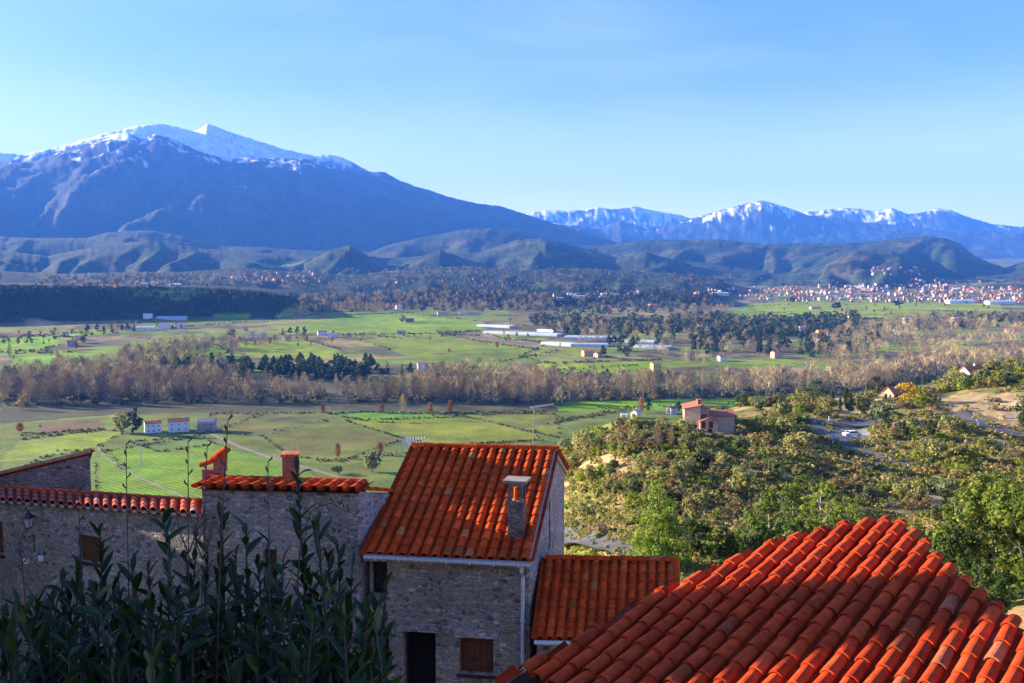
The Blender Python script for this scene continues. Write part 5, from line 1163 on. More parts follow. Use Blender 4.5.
tuft = tuft + [leaf_cloud([((0, 0, .3), (.55, .55, .3))], 24, 8, .34, *c, up=.1) for c in (((.20, .26, .03), (.32, .36, .05)), ((.17, .22, .03), (.27, .31, .05)), ((.14, .19, .03), (.22, .26, .045)))]
scatter('dry_grass', LEAF, tuft, U, RNG.uniform(.35, 1.1, len(U)) * np.clip(U[:, 1] / 120, .6, 1.6), 'dry ochre and green grass tufts and low scrub over the slope', 'grass')
# ---------------------------------------------------------------- roads, paths
ASPH = material('asphalt', (.10, .097, .10), .9, noise=[(.6, 4, .2), (6, 3, .1)]); TRACK = material('pale_track', (.25, .21, .15), .95, noise=[(.3, 4, .2)])
def road(pts, width, mat, name, label, lift=.12):
    P = on_ground([p[0] for p in pts], [p[1] for p in pts]); Q = []
    for a, b in zip(P, P[1:]):
        n = max(2, int(np.linalg.norm(b - a) / 2.5)); Q += [a + (b - a) * k / n for k in range(n)]
    Q.append(P[-1]); Q = np.array(Q)
    for _ in range(6): Q[1:-1] = (Q[:-2] + Q[1:-1] * 2 + Q[2:]) / 4
    d = np.gradient(Q[:, :2], axis=0); d /= np.linalg.norm(d, axis=1, keepdims=True); nrm_ = np.stack([-d[:, 1], d[:, 0]], 1)
    V = []
    cols_ = (-.5, -.25, 0, .25, .5)
    zc = ground_fast(Q[:, 0], Q[:, 1])
    for o in cols_:
        xy = Q[:, :2] + nrm_ * width * o; V.append(np.stack([xy[:, 0], xy[:, 1], np.maximum(ground_fast(xy[:, 0], xy[:, 1]), zc - .3) + lift], 1))
    V = np.stack(V, 1); n = len(Q); idx_ = np.arange(n * 5).reshape(n, 5)
    F = np.stack([idx_[:-1, :-1], idx_[:-1, 1:], idx_[1:, 1:], idx_[1:, :-1]], -1).reshape(-1, 4)
    tag(np_mesh(name, V.reshape(-1, 3), F, mat), label, kind='structure')
road(ROADS[0], 6, ASPH, 'driveway', 'drive joining the road bend'); road(ROADS[1], 11, ASPH, 'road', 'asphalt road bend in the shade of the cypresses', .14); road(ROADS[2], 8.5, ASPH, 'road', 'asphalt road running down the slope past the parked car', .16)
road(ROADS[3], 6.5, ASPH, 'road', 'asphalt road under the sandy bank at right'); road(ROADS[4], 4.2, ASPH, 'road', 'narrow road just beyond the annex roof')
road([(203,431),(216,436),(240,447),(268,457),(300,466),(335,476),(352,484)], 3.2, TRACK, 'farm_track', 'pale farm track from the white houses between the fields', .15)
road([(190,500),(140,478),(106,458),(97,447)], 1.6, TRACK, 'farm_track', 'pale track along the vine field', .15)
road([(0,332),(120,329),(250,323),(330,316)], 7, TRACK, 'road', 'main road across the far plain', .3)
# ---------------------------------------------------------------- houses of the plain
FAR = material('far_house', (1, 1, 1), .9, attr=True, noise=[(.8, 4, .12)])
CREAM, WHITE_, OCH, PINK, GREY = (.62, .46, .32), (.76, .72, .68), (.54, .34, .17), (.58, .36, .25), (.36, .34, .33); RT, RT2 = (.52, .15, .06), (.42, .15, .08)
def house_mb(w, d, h, rise, wall, rf, floors=2, nwin=3, parts=None, chim=True):
    """gabled house; with parts=True returns separate builders wall, roof, chimney, window list"""
    a = MB(); r = MB(); ch = MB(); wins = []; x, y = w / 2, d / 2
    for (p, q_) in (((-x, -y), (x, -y)), ((x, y), (-x, y))): a.face(((*p, -3), (*q_, -3), (*q_, h), (*p, h)), wall)
    for s_ in (-1, 1): a.face(((s_ * x, -y * s_, -3), (s_ * x, y * s_, -3), (s_ * x, y * s_, h), (s_ * x, 0, h + rise), (s_ * x, -y * s_, h)), wall)
    e = .4; t = .16
    for s_ in (-1, 1):
        A = (-x - e, s_ * (y + e), h - rise * e / y); B = (x + e, s_ * (y + e), h - rise * e / y); Cc = (x + e, 0, h + rise + .03); D = (-x - e, 0, h + rise + .03)
        up = lambda P: (P[0], P[1], P[2] + t); r.face((A, B, Cc, D), rf); r.face((up(A), up(B), up(Cc), up(D)), rf); r.face((A, B, up(B), up(A)), rf); r.face((B, Cc, up(Cc), up(B)), rf); r.face((D, A, up(A), up(D)), rf)
    if chim: ch.box((w * .22, d * .12, h + rise + .1), (.7, .6, 1.5), 0, wall); ch.box((w * .22, d * .12, h + rise + .9), (.85, .75, .12), 0, rf)
    for f in range(floors):
        z = h * (f + .5) / floors
        for s_ in (-1, 1):
            for i in range(nwin):
                u = -x + w * (i + .5) / nwin; m_ = MB(); dk = (.03, .03, .035); tall_ = f == 0 and i == 1
                m_.box((u, s_ * (y + .03), z - (.35 if tall_ else 0)), (.95, .08, 2.0 if tall_ else 1.25), 0, dk); wins.append((m_, (u, s_ * (y + .05), z)))
            m_ = MB(); m_.box((s_ * (x + .03), -y * .4, z), (.08, .9, 1.2), 0, (.03, .03, .035)); wins.append((m_, None)); m_ = MB(); m_.box((s_ * (x + .03), y * .4, z), (.08, .9, 1.2), 0, (.03, .03, .035)); wins.append((m_, None))
    return a, r, ch, wins
def join(*mbs):
    o = MB()
    for m_ in mbs:
        b = len(o.v); o.v += m_.v; o.f += [tuple(b + i for i in f) for f in m_.f]; o.c += m_.c; o.m += m_.m
    return o
TOWN = []
CREAM, PINK, OCH, WHITE_ = (.38, .27, .17), (.36, .22, .13), (.34, .21, .11), (.42, .36, .29)
for w, d, h, rise, wl, rf in [(9, 8, 6, 1.6, CREAM, RT), (10, 8, 6, 2.4, PINK, RT), (12, 9, 8, 1.8, PINK, RT2), (8, 8, 9, 1.5, CREAM, RT), (14, 9, 6, 1.7, WHITE_, RT), (10, 9, 10, 1.6, OCH, RT2), (16, 10, 11, 1.8, (.62, .55, .47), RT), (9, 7, 5, 1.4, CREAM, RT2), (22, 12, 7, 1.2, WHITE_, (.62, .60, .60))]:
    a, r, ch, wins = house_mb(w, d, h, rise * 1.7, wl, rf); TOWN.append(join(a, r, ch, *[m_[0] for m_ in wins]))
CREAM, WHITE_, OCH, PINK = (.62, .46, .32), (.76, .72, .68), (.54, .34, .17), (.58, .36, .25)
TOWN_ME = [t_.mesh('town_house', FAR) for t_ in TOWN]
tq = [rnd_in([(760,300),(850,303),(940,303),(1024,304),(1024,290),(960,286),(900,285),(830,286),(760,290)], 460), rnd_in([(690,298),(770,298),(770,288),(700,290)], 40), rnd_in([(862,275),(925,276),(925,268),(865,268)], 22), rnd_in([(900,290),(985,292),(985,280),(910,279)], 45), rnd_in([(545,300),(640,299),(640,293),(560,294)], 30), rnd_in([(50,288),(190,287),(190,282),(55,283)], 60), rnd_in([(205,280),(330,284),(330,272),(240,270)], 40), rnd_in([(370,292),(520,288),(520,276),(380,280)], 12)]
q = np.vstack(tq); U = on_ground(q[:, 0], q[:, 1]); area = np.concatenate([np.full(len(a), i) for i, a in enumerate(tq)])
AREA = {0: ('pale walled, red roofed house in the valley town', 'houses of the valley town'), 1: ('house at the left end of the valley town', 'houses left of the valley town'), 2: ('house of the hillside hamlet above the town', 'houses of the hillside hamlet'), 3: ('house at the foot of the hill behind the town', 'houses at the hill foot behind the town'), 4: ('house of the small settlement beyond the tan field', 'houses beyond the tan field'), 5: ('red roofed house of the village on the plateau', 'houses of the plateau village'), 6: ('house scattered on the slope right of the plateau village', 'houses right of the plateau village'), 7: ('lone house on the wooded foothills', 'lone houses of the foothills')}
rows = np.argsort(U[:, 1]); keepn = 300; extra = []
for n_, i in enumerate(rows):
    if U[i, 1] > 9500: continue
    s_ = max(.8, min(1.6, U[i, 1] / 4000)) * RNG.uniform(.8, 1.15)
    if n_ >= 296: extra.append((i, s_)); continue
    lab, g = AREA[int(area[i])]
    o = bpy.data.objects.new('town_house', TOWN_ME[RNG.integers(len(TOWN_ME))]); C.objects.link(o); o.location = U[i]; o.scale = (s_,) * 3; o.rotation_euler = (0, 0, RNG.choice([.2, .35, 1.75, -.3, 1.2]) + RNG.normal() * .1); tag(o, lab, 'house', g)
Vs, Fs, Cs = [], [], []; mb = MB()
for i, s_ in extra:
    t_ = TOWN[RNG.integers(len(TOWN))]; b = len(mb.v); a_ = RNG.uniform(0, 3); ca_, sa_ = math.cos(a_), math.sin(a_)
    mb.v += [((x * ca_ - y * sa_) * s_ + U[i, 0], (x * sa_ + y * ca_) * s_ + U[i, 1], z * s_ + U[i, 2]) for x, y, z in t_.v]; mb.f += [tuple(b + k for k in f) for f in t_.f]; mb.c += t_.c; mb.m += t_.m
if mb.f: tag(mb.build('far_houses', FAR), 'farthest roofs of the town and villages below the foothills', 'houses', kind='stuff')
def farm(px, py, w, d, h, rz, wall, rf, label, rise=1.8, parts=True, name='farmhouse', floors=2, nwin=3, cat='house', at=None, ch=True, group=None):
    p = at if at is not None else G1(px, py); a, r, c, wins = house_mb(w, d, h, rise, wall, rf, floors, nwin, chim=ch)
    o = empty(name, p, rz); tag(o, label, cat, group)
    a.build('wall', FAR, o); rr = r.build('roof', FAR, o)
    if ch: c.build('chimney', FAR, rr)
    for m_, _ in wins: m_.build('window', FAR, o)
    return o
m0 = 762 / FPX
farm(153, 432, 13, 11, 8, .5, WHITE_, RT, 'white house with red roof beside the tall dark evergreen'); farm(179, 431, 17, 12, 9, .35, WHITE_, RT, 'larger white house with red roof in the middle of the near trio', rise=2.4)
gh = farm(207, 431, 14, 12, 9, .1, GREY, (.22, .20, .20), 'grey unfinished house with scaffolding, right of the two white houses', rise=2.0)
sc_ = MB()
for i in range(5):
    for z in (0, ): sc_.tube([(-7 + i * 3.5, -7.6, -1), (-7 + i * 3.5, -7.6, 9)], .1, 4, (.5, .45, .4))
for z in (2.5, 5, 7.5): sc_.box((0, -7.2, z), (14.5, 1.0, .15), 0, (.45, .36, .26))
sc_.build('scaffolding', FAR, gh)
FL = [(258,338,26,14,8,.3,WHITE_,(.4,.3,.26),'long white farmhouse right of the lone round tree'),(322,335,18,10,7,.4,WHITE_,RT2,'white house, left of the pair in the green fields'),(333,337,20,10,7,.1,WHITE_,(.30,.28,.27),'white house with grey roof, right of the pair in the green fields'),(288,340,10,8,5,.2,CREAM,RT2,'small cottage below the dark hedge in the green fields'),
 (409,322,22,12,8,.3,(.26,.2,.15),(.28,.15,.10),'brown farmhouse beside a round tree on the meadow'),(399,309,20,14,11,.5,(.60,.55,.62),RT2,'pale lilac house behind the far tree row'),(442,315,26,12,8,.2,CREAM,RT2,'farm with brown roofs behind the meadow, left of the white one'),(463,314,24,12,6,.1,WHITE_,RT,'long white farm behind the meadow'),(401,333,18,9,4,.1,GREY,(.3,.3,.32),'low grey sheds in the middle of the green fields'),
 (424,370,18,12,9,.2,WHITE_,RT2,'white house half hidden by the riverside wood'),(450,373,13,10,6,.0,CREAM,RT2,'small pale house right of the white one in the riverside wood'),(588,356,18,12,8,.3,OCH,RT,'ochre farm with red roof left of a dark grove'),(598,357,12,9,6,.8,CREAM,RT2,'small outbuilding beside the ochre farm'),(655,373,10,10,13,.3,(.62,.42,.14),(.4,.25,.12),'tall yellow house among the trees of the plain'),
 (653,307,26,16,8,.2,PINK,RT,'pink farm with orange roof in the tan field'),(705,327,16,10,6,.3,WHITE_,RT2,'white farm at the edge of the tan field'),(805,331,34,20,9,.2,(.62,.58,.55),RT2,'large pale factory building of the hamlet in the plain'),(820,338,12,12,14,.1,OCH,RT,'ochre tower house of the hamlet in the plain'),(828,342,40,12,5,.1,WHITE_,(.5,.48,.46),'long white shed at the foot of the hamlet'),
 (776,358,14,10,9,.4,PINK,RT,'red roofed house below the hamlet, left'),(722,361,12,9,7,.3,WHITE_,RT,'red roofed cottage among the dark trees'),(801,321,18,12,6,.2,WHITE_,RT2,'white house left of the fields before the town'),(815,309,30,14,6,.1,CREAM,RT2,'long farm left of the dark grove before the town'),(850,318,14,10,5,.2,WHITE_,RT2,'lone white house with a small tree in the fields'),(907,322,18,12,8,.2,WHITE_,(.5,.45,.42),'white house at the wood edge right of the fields'),
 (916,317,16,12,6,.4,PINK,RT2,'pink house right of centre in the fields before the town'),(957,322,24,14,10,.1,(.62,.47,.30),(.5,.38,.25),'big beige barn in the fields before the town'),(1013,355,22,10,4,.1,WHITE_,RT,'long low white house at the right edge of the plain'),(72,346,16,10,8,.5,GREY,RT2,'grey farmhouse, foremost of the far left farm'),(80,340,14,10,7,.2,CREAM,RT,'cream farmhouse behind the grey one at far left'),(66,336,10,8,6,.3,WHITE_,RT2,'small white house behind the far left farm'),
 (128,329,22,12,6,.2,CREAM,RT2,'cream house left in the row along the main road'),(146,330,40,14,6,.15,WHITE_,(.55,.55,.56),'long white shed in the row along the main road'),(166,328,24,14,10,.2,WHITE_,RT2,'white three storey house along the main road'),(181,328,16,14,10,.2,WHITE_,RT2,'white house right end of the row along the main road'),(148,318,20,12,9,.2,WHITE_,(.6,.6,.62),'white workshop building below the dark bank'),(172,319,70,16,5,.12,(.5,.55,.62),(.42,.47,.55),'long grey-blue shed below the dark bank'),
 (246,331,8,8,6,.2,CREAM,RT2,'tiny cottage above the long white farmhouse'),(610,296,60,24,8,.1,WHITE_,(.6,.6,.6),'long white warehouse beyond the tan field, right'),(580,298,50,20,7,.1,WHITE_,(.55,.55,.58),'white warehouse beyond the tan field, middle'),(560,300,44,18,7,.1,WHITE_,(.6,.58,.56),'white warehouse beyond the tan field, left'),(720,295,60,24,9,.1,WHITE_,(.6,.6,.62),'white warehouse left of the town'),(960,303,90,30,9,.1,WHITE_,(.65,.65,.66),'long white warehouse in front of the town, left'),(1000,304,90,30,9,.1,WHITE_,(.62,.64,.66),'long white warehouse in front of the town, right')]
for f in FL: farm(*f)
# polytunnels and glasshouses
PLAS = material('greenhouse_film', (.50, .54, .54), .35, noise=[(.08, 3, .2), (.5, 3, .12)], spec=.5)
def greenhouse(px, py, px2, py2, wd, hgt, spans, label):
    a, b = vec(G1(px, py)), vec(G1(px2, py2)); L = np.linalg.norm((b - a)[:2]); rz = math.atan2(b[1] - a[1], b[0] - a[0])
    o = empty('greenhouse', tuple((a + b) / 2), rz); tag(o, label, 'greenhouse', 'white greenhouses of the plain')
    m_ = MB(); n = 8
    for s_ in range(spans):
        y0 = (s_ - spans / 2) * wd
        R0 = [(y0 + wd / 2 - math.cos(math.pi * k / n) * wd / 2, hgt * .45 + math.sin(math.pi * k / n) * hgt * .55) for k in range(n + 1)]
        R0 = [(y0, -2)] + R0 + [(y0 + wd, -2)]
        for (p, q_) in zip(R0, R0[1:]): m_.face(((-L / 2, *p), (L / 2, *p), (L / 2, *q_), (-L / 2, *q_)))
        m_.face([(-L / 2, *p) for p in R0]); m_.face([(L / 2, *p) for p in reversed(R0)])
    m_.build('film_cover', PLAS, o)
    f = MB()
    for s_ in range(spans):
        y0 = (s_ - spans / 2 + .5) * wd
        for e in (-1, 1): f.box((e * (L / 2 + .05), y0, 1.0), (.12, wd * .35, 2.2), 0, (.35, .38, .38))
    f.build('end_door', FAR, o)
for i, g_ in enumerate([(480,326,513,328,9,5,3,'upper left white greenhouse beside the meadow'),(486,333,560,336,9,5,3,'long white greenhouse in the middle of the meadow edge'),(545,344,575,346,9,5,3,'nearest white greenhouse, leftmost of the lower group'),(566,338,612,339,9,5,4,'long greenhouse of the lower group, behind'),(572,346,608,346,9,5,3,'greenhouse of the lower group, front right'),(585,331,606,332,9,6,3,'pale green greenhouse standing upper right of the group'),(610,342,630,343,9,5,2,'small greenhouse left of the yellow-green tree'),(636,347,670,349,9,5,3,'white greenhouse at the right end of the group'),(634,342,655,343,9,5,2,'small greenhouse just behind the rightmost one'),(540,331,565,333,9,5,2,'greyish greenhouse behind the long one')]): greenhouse(*g_)
# ---------------------------------------------------------------- the big pink house on the spur
hp = vec(G1(704, 431)); hp[2] += 0; s_ = hp[1] / FPX
bh = empty('country_house', tuple(hp), .0); tag(bh, 'big pink country house with brown-red roofs and a tall chimney wall on the slope', 'house')
PW = material('pink_render', (.50, .36, .265), .92, noise=[(.6, 4, .12), (5, 3, .06)]); RTM = material('brown_roof_tile', (.40, .13, .075), .88, noise=[(.5, 3, .2), (4, 4, .2)])
def slab(mb, A, B, Cc, D, t=.18):
    dn = lambda P: (P[0], P[1], P[2] - t); mb.face((A, B, Cc, D)); mb.face([dn(P) for P in (D, Cc, B, A)])
    for P, Q in ((A, B), (B, Cc), (Cc, D), (D, A)): mb.face((P, dn(P), dn(Q), Q))
u = lambda px: (px - 704) * s_
w_ = MB(); H1, H2 = 22 * s_, 26 * s_
# left tall block with roof rising to the right
x0, x1 = u(684), u(699); w_.face(((x0, 0, -4), (x1, -1.2, -4), (x1, -1.2, H2), (x0, 0, H1))); w_.face(((x0, 0, -4), (x0, 0, H1), (x0 + 1, 7, H1), (x0 + 1, 7, -4))); w_.face(((x1, -1.2, -4), (x1 + 1, 7, -4), (x1 + 1, 7, H2), (x1, -1.2, H2))); w_.face(((x0 + 1, 7, -4), (x0 + 1, 7, H1), (x1 + 1, 7, H2), (x1 + 1, 7, -4)))
# front gable block
g0, g1, gz, gp = u(698), u(716), 11.5 * s_, 14.5 * s_
w_.face(((g0, -2, -4), (g1, -1.6, -4), (g1, -1.6, gz), ((g0 + g1) / 2, -1.8, gp), (g0, -2, gz))); w_.face(((g1, -1.6, -4), (g1 + .5, 4, -4), (g1 + .5, 4, gz), (g1, -1.6, gz))); w_.face(((g0, -2, -4), (g0, -2, gz), (g0 + .4, 4, gz), (g0 + .4, 4, -4)))
# middle block and long wing
m0_, m1_ = u(699) + .3, u(712); w_.face(((m0_, 3.2, 0), (m1_, 3.6, 0), (m1_, 3.6, 21 * s_), (m0_, 3.2, 23 * s_)))
w_.face(((m1_, 3.6, -4), (m1_ + .4, 9, -4), (m1_ + .4, 9, 20 * s_), (m1_, 3.6, 21 * s_)))
l0, l1, lz = u(711), u(741), 12.5 * s_; w_.face(((l0, 5, -4), (l1, 5.5, -4), (l1, 5.5, lz), (l0, 5, lz))); w_.face(((l1, 5.5, -4), (l1 + .4, 13, -4), (l1 + .4, 13, lz), (l1 + .2, 9, lz + 3.4 * s_), (l1, 5.5, lz))); w_.face(((l0, 13, -4), (l0, 13, lz), (l1, 13, lz), (l1, 13, -4)))
w_.build('wall', PW, bh)
r = MB(); slab(r, (x0 - .3, -.3, H1 + .2), (x1 + .2, -1.5, H2 + .25), (x1 + 1.3, 7.4, H2 + .25), (x0 + .7, 7.4, H1 + .2)); slab(r, (m0_ + .1, 2.9, 22.6 * s_), (m1_ + .4, 3.2, 20.5 * s_), (m1_ + .8, 9.2, 20.5 * s_), (m0_ + .4, 9.2, 23.6 * s_))
gm = (g0 + g1) / 2
slab(r, (g0 - .3, -2.35, gz - .1), (gm, -2.15, gp + .2), (gm + .4, 4.2, gp + .2), (g0 + .1, 4.2, gz - .1)); slab(r, (gm, -2.15, gp + .2), (g1 + .3, -1.95, gz - .1), (g1 + .8, 4.2, gz - .1), (gm + .4, 4.2, gp + .2))
slab(r, (l0 - .1, 4.6, lz - .1), (l1 + .4, 5.1, lz - .1), (l1 + .5, 9.1, lz + 3.4 * s_), (l0, 9, lz + 3.4 * s_)); slab(r, (l0, 9, lz + 3.4 * s_), (l1 + .5, 9.1, lz + 3.4 * s_), (l1 + .7, 13.3, lz - .1), (l0, 13.3, lz - .1))
rf_ = r.build('roof', RTM, bh); c_ = MB(); c_.box((x1 + .1, 1, H2 + .6), (.8, .9, 1.1)); c_.box((x1 + .1, 1, H2 + 1.2), (1.1, 1.3, .15)); c_.build('chimney', RTM, rf_)
for px, py_, ww, hh in ((701.5, 14, .85, 1.4), (709, 14, .85, 1.4), (708, 7, .9, 1.3)):
    m_ = MB(); z = (430.5 - 431 + (py_ - 7) + 1.2) * s_; m_.box((u(px), -1.86 - .0, z), (ww, .24, hh), .03, (.10, .035, .02)); o = m_.build('window', FAR, bh)
    m_ = MB(); m_.box((u(px), -2.02, z - hh / 2 - .06), (ww + .3, .2, .1), .03, (.5, .42, .34)); m_.build('sill', FAR, o)
# small houses behind the spur
farm(636, 418, 9, 7, 6, .9, (.68, .60, .46), (.62, .5, .36), 'small white cottage with pointed gable among the trees', rise=2.6, floors=1, nwin=1); farm(624, 417, 6, 4, 2.6, .1, WHITE_, (.6, .6, .62), 'low white shed left of the pointed cottage', floors=1, nwin=1, rise=.6, ch=False)
farm(880, 390, 8, 6, 2.4, -.2, (.42, .28, .18), RT2, 'long house with dull red roof behind the umbrella shaped tree', floors=1); farm(972, 379, 7, 5, 2.6, .3, WHITE_, RT, 'white cottage with red roof on the crest at right', floors=1); farm(897, 399, 7, 5, 2.2, .3, (.42, .28, .18), RT2, 'low cottage between the cypresses', floors=1)
farm(672, 414, 8, 7, 6, .5, (.62, .5, .40), RT2, 'tall narrow beige cottage left of the pink house', floors=1, nwin=1, rise=1.8)
# ---------------------------------------------------------------- parked car
p = G1(852, 437); car = empty('parked_car', (p[0], p[1], p[2] + .12), R(8)); tag(car, 'small white car parked on the pale lay-by beside the road', 'car')
CARP = material('white_car_paint', (.75, .76, .78), .25, spec=.6); RUB = material('tyre_rubber', (.02, .02, .02), .8); 
prof = [(-2.1, .35), (-2.15, .75), (-1.9, .95), (-1.35, 1.0), (-.85, 1.45), (.75, 1.48), (1.45, 1.05), (2.0, .95), (2.15, .7), (2.1, .35)]
b = MB(); n = len(prof)
for y0, y1 in ((-.85, .85),):
    L_ = [(x, y0 * (.84 if z > 1.2 else 1), z) for x, z in prof]; R2 = [(x, y1 * (.84 if z > 1.2 else 1), z) for x, z in prof]
    b.face(L_); b.face(R2[::-1])
    for i in range(n): j = (i + 1) % n; b.face((L_[i], R2[i], R2[j], L_[j]))
b.build('body', CARP, car)
b = MB()
for s__ in (-1, 1): b.face([(x, s__ * (.875 if z < 1.2 else .735), z) for x, z in ((-1.2, 1.03), (-.82, 1.38), (.68, 1.4), (1.25, 1.05))])
b.face([(-1.33, -.7, 1.06), (-1.33, .7, 1.06), (-.9, .66, 1.42), (-.9, -.66, 1.42)]); b.face([(1.42, -.7, 1.10), (1.42, .7, 1.10), (.8, .66, 1.46), (.8, -.66, 1.46)]); b.build('window', GLASSD, car)
for x in (-1.3, 1.3):
    for y in (-.82, .82): b = MB(); b.tube([(x, y - .11, .32), (x, y + .11, .32)], .33, 14); wh = b.build('wheel', RUB, car); b = MB(); b.tube([(x, y - .12, .32), (x, y + .12, .32)], .19, 10); b.build('rim', ALU, wh)
for y in (-.6, .6): b = MB(); b.box((2.12, y, .72), (.06, .3, .16)); b.build('headlight', ALU, car)
# road signs
for px, py, lab in ((833, 446, 'small blue and white road sign at the bend beside the lay-by'), (978, 428, 'small pale road sign under the sandy bank'), (829, 423, 'pale marker post where the drive joins the bend')):
    p = G1(px, py); o = empty('road_sign' if px != 829 else 'marker_post', p); tag(o, lab, 'sign' if px != 829 else 'post')
    b = MB(); b.tube([(0, 0, -.3), (0, 0, 2.0 if px != 829 else 1.6)], .05 if px != 829 else .14, 6, (.6, .58, .55)); b.build('post', FAR, o)
    b = MB(); 
    if px != 829: b.box((0, -.06, 2.0), (.9, .05, .9), 0, (.12, .2, .5) if px == 833 else (.65, .6, .6)); b.box((0, -.09, 2.0), (.5, .03, .3), 0, (.7, .7, .7)); b.build('sign_plate', FAR, o)
    else: b.box((0, 0, 1.7), (.34, .34, .2), 0, (.62, .5, .4)); b.build('cap', FAR, o)
# ---------------------------------------------------------------- utility pole in the vines
p = vec(G1(141, 467)); h_ = z_from(442, p[1]) - p[2]; o = empty('utility_pole', tuple(p)); tag(o, 'pale concrete utility pole standing in the green vine field', 'pole')
b = MB(); b.tube([(0, 0, -1), (0, 0, h_)], [.42, .28], 8, (.46, .5, .44)); b.build('pole', FAR, o); b = MB(); b.box((0, 0, h_ - .6), (3.0, .3, .3), .2, (.4, .42, .4))
for i in (-1.3, 0, 1.3): b.tube([(i, 0, h_ - .45), (i, 0, h_ - .0)], .12, 6, (.3, .25, .2))
b.build('crossarm', FAR, o)
b = MB(); q2 = vec(G1(60, 462)) - p; pts = [(q2[0] * t, q2[1] * t, h_ - .3 + (q2[2]) * t - 5 * t * (1 - t)) for t in np.linspace(0, 1, 12)]
q3 = vec(G1(300, 480)) - p; b.tube(pts, .07, 4); b.tube([(q3[0] * t, q3[1] * t, h_ - .3 - 4 * t * (1 - t)) for t in np.linspace(0, 1, 12)], .07, 4); b.build('wire', CABLE, o)
# ---------------------------------------------------------------- television antennas
ALU_D = material('weathered_aluminium', (.30, .29, .28), .5)
def antenna(base, top, boom, els, label, name='television_antenna', grid=False):
    o = empty(name, base); tag(o, label, 'antenna'); b = MB(); t = vec(top) - vec(base)
    b.tube([(0, 0, 0), tuple(t)], .018, 6); b.build('mast', ALU_D if not grid else ALU, o); b = MB(); bd = vec(boom); bl = np.linalg.norm(bd); bd = bd / bl; sd = nrm(np.cross(bd, (0, 0, 1.)))
    if grid: sd = nrm(np.cross(bd, sd)) * .6 + sd * .4
    b.tube([tuple(t - bd * bl * .15), tuple(t + bd * bl * .85)], .014, 5)
    for k in range(els): c = t + bd * bl * (-.13 + .97 * k / (els - 1)); l = .16 - .07 * k / els; b.tube([tuple(c - sd * l), tuple(c + sd * l)], .008, 4)
    b.build('boom', ALU_D if not grid else ALU, o)
    if grid:
        b = MB(); c = t - bd * bl * .12
        for k in range(-4, 5): b.tube([tuple(c + (0, 0, .045 * k) - bd * abs(k) * .02 - sd * .02 + vec((-.16, 0, 0))), tuple(c + (0, 0, .045 * k) - bd * abs(k) * .02 + vec((.16, 0, 0)))], .009, 4)
        b.build('reflector', ALU, o)
antenna(at_depth(404, 486, 25.2), at_depth(410, 441, 25.2), (.5, .12, .06), 7, 'white grid antenna on a thin mast left of the sunlit roof', grid=True)
antenna(at_depth(533, 452, 24.7), at_depth(534, 407, 24.7), (.62, .1, .08), 9, 'long rod antenna on the mast above the ridge of the sunlit roof')
# ---------------------------------------------------------------- smoke over the far left fields
m = bpy.data.materials.new('smoke'); m.use_nodes = True; t = m.node_tree; t.nodes.remove(t.nodes['Principled BSDF']); pv = nd(t, 'VolumePrincipled'); pv.inputs['Color'].default_value = (.75, .85, 1, 1)
tc = nd(t, 'TexCoord'); nz = nd(t, 'TexNoise'); nz.inputs['Scale'].default_value = .022; nz.inputs['Detail'].default_value = 3; t.links.new(tc.outputs['Object'], nz.inputs['Vector'])
mr = nd(t, 'MapRange'); mr.inputs[1].default_value = .45; mr.inputs[2].default_value = .75; mr.inputs[3].default_value = 0; mr.inputs[4].default_value = .0035; t.links.new(nz.outputs[0], mr.inputs[0]); t.links.new(mr.outputs[0], pv.inputs['Density']); t.links.new(pv.outputs[0], t.nodes['Material Output'].inputs['Volume'])
p = vec(G1(32, 331)); b = MB(); n = 12
def _pt(i, j): a, c = math.pi * i / n, 2 * math.pi * j / n; return (60 * math.sin(a) * math.cos(c), 40 * math.sin(a) * math.sin(c), 11 * math.cos(a) + 16 + (8 if math.cos(c) < 0 else 0) * math.sin(a))
for i in range(n):
    for j in range(n): b.face((_pt(i, j), _pt(i + 1, j), _pt(i + 1, (j + 1) % n), _pt(i, (j + 1) % n)))
o = b.build('smoke', m); o.location = tuple(p); tag(o, 'thin bluish smoke drifting low over the far left fields', 'smoke', kind='stuff')

# ---------------------------------------------------------------- leafy shrubs in front of the viewpoint
SLEAF = material('dark_glossy_leaf', (1, 1, 1), .5, attr=True, spec=.28, trans=.12); STEM = material('dark_stem', (.035, .035, .028), .8); DRYS = material('dry_stalk', (.055, .04, .032), .9)
def big_leaf(mb, o, d, L, wd, col, bend):
    d = nrm(vec(d)); sd = np.cross(d, (0, 0, 1.)); sd = nrm(sd if np.linalg.norm(sd) > .05 else vec((1, 0, 0))); up = np.cross(sd, d); n = 6; prev = None; p = vec(o)
    roll = RNG.uniform(-.9, .9); sd, up = sd * math.cos(roll) + up * math.sin(roll), up * math.cos(roll) - sd * math.sin(roll)
    for k in range(n + 1):
        t = k / n; w_ = wd * (math.sin(math.pi * min(1, t * .92 + .06)) ** .75) * .5; dd = nrm(d - up * bend * t * 0 + vec((0, 0, -bend * t)))
        if k: p = p + dd * L / n
        row = (p - sd * w_ + up * w_ * .35, p, p + sd * w_ + up * w_ * .35)
        if prev: mb.face((prev[0], prev[1], row[1], row[0]), col); mb.face((prev[1], prev[2], row[2], row[1]), tuple(c * 1.06 for c in col))
        prev = row
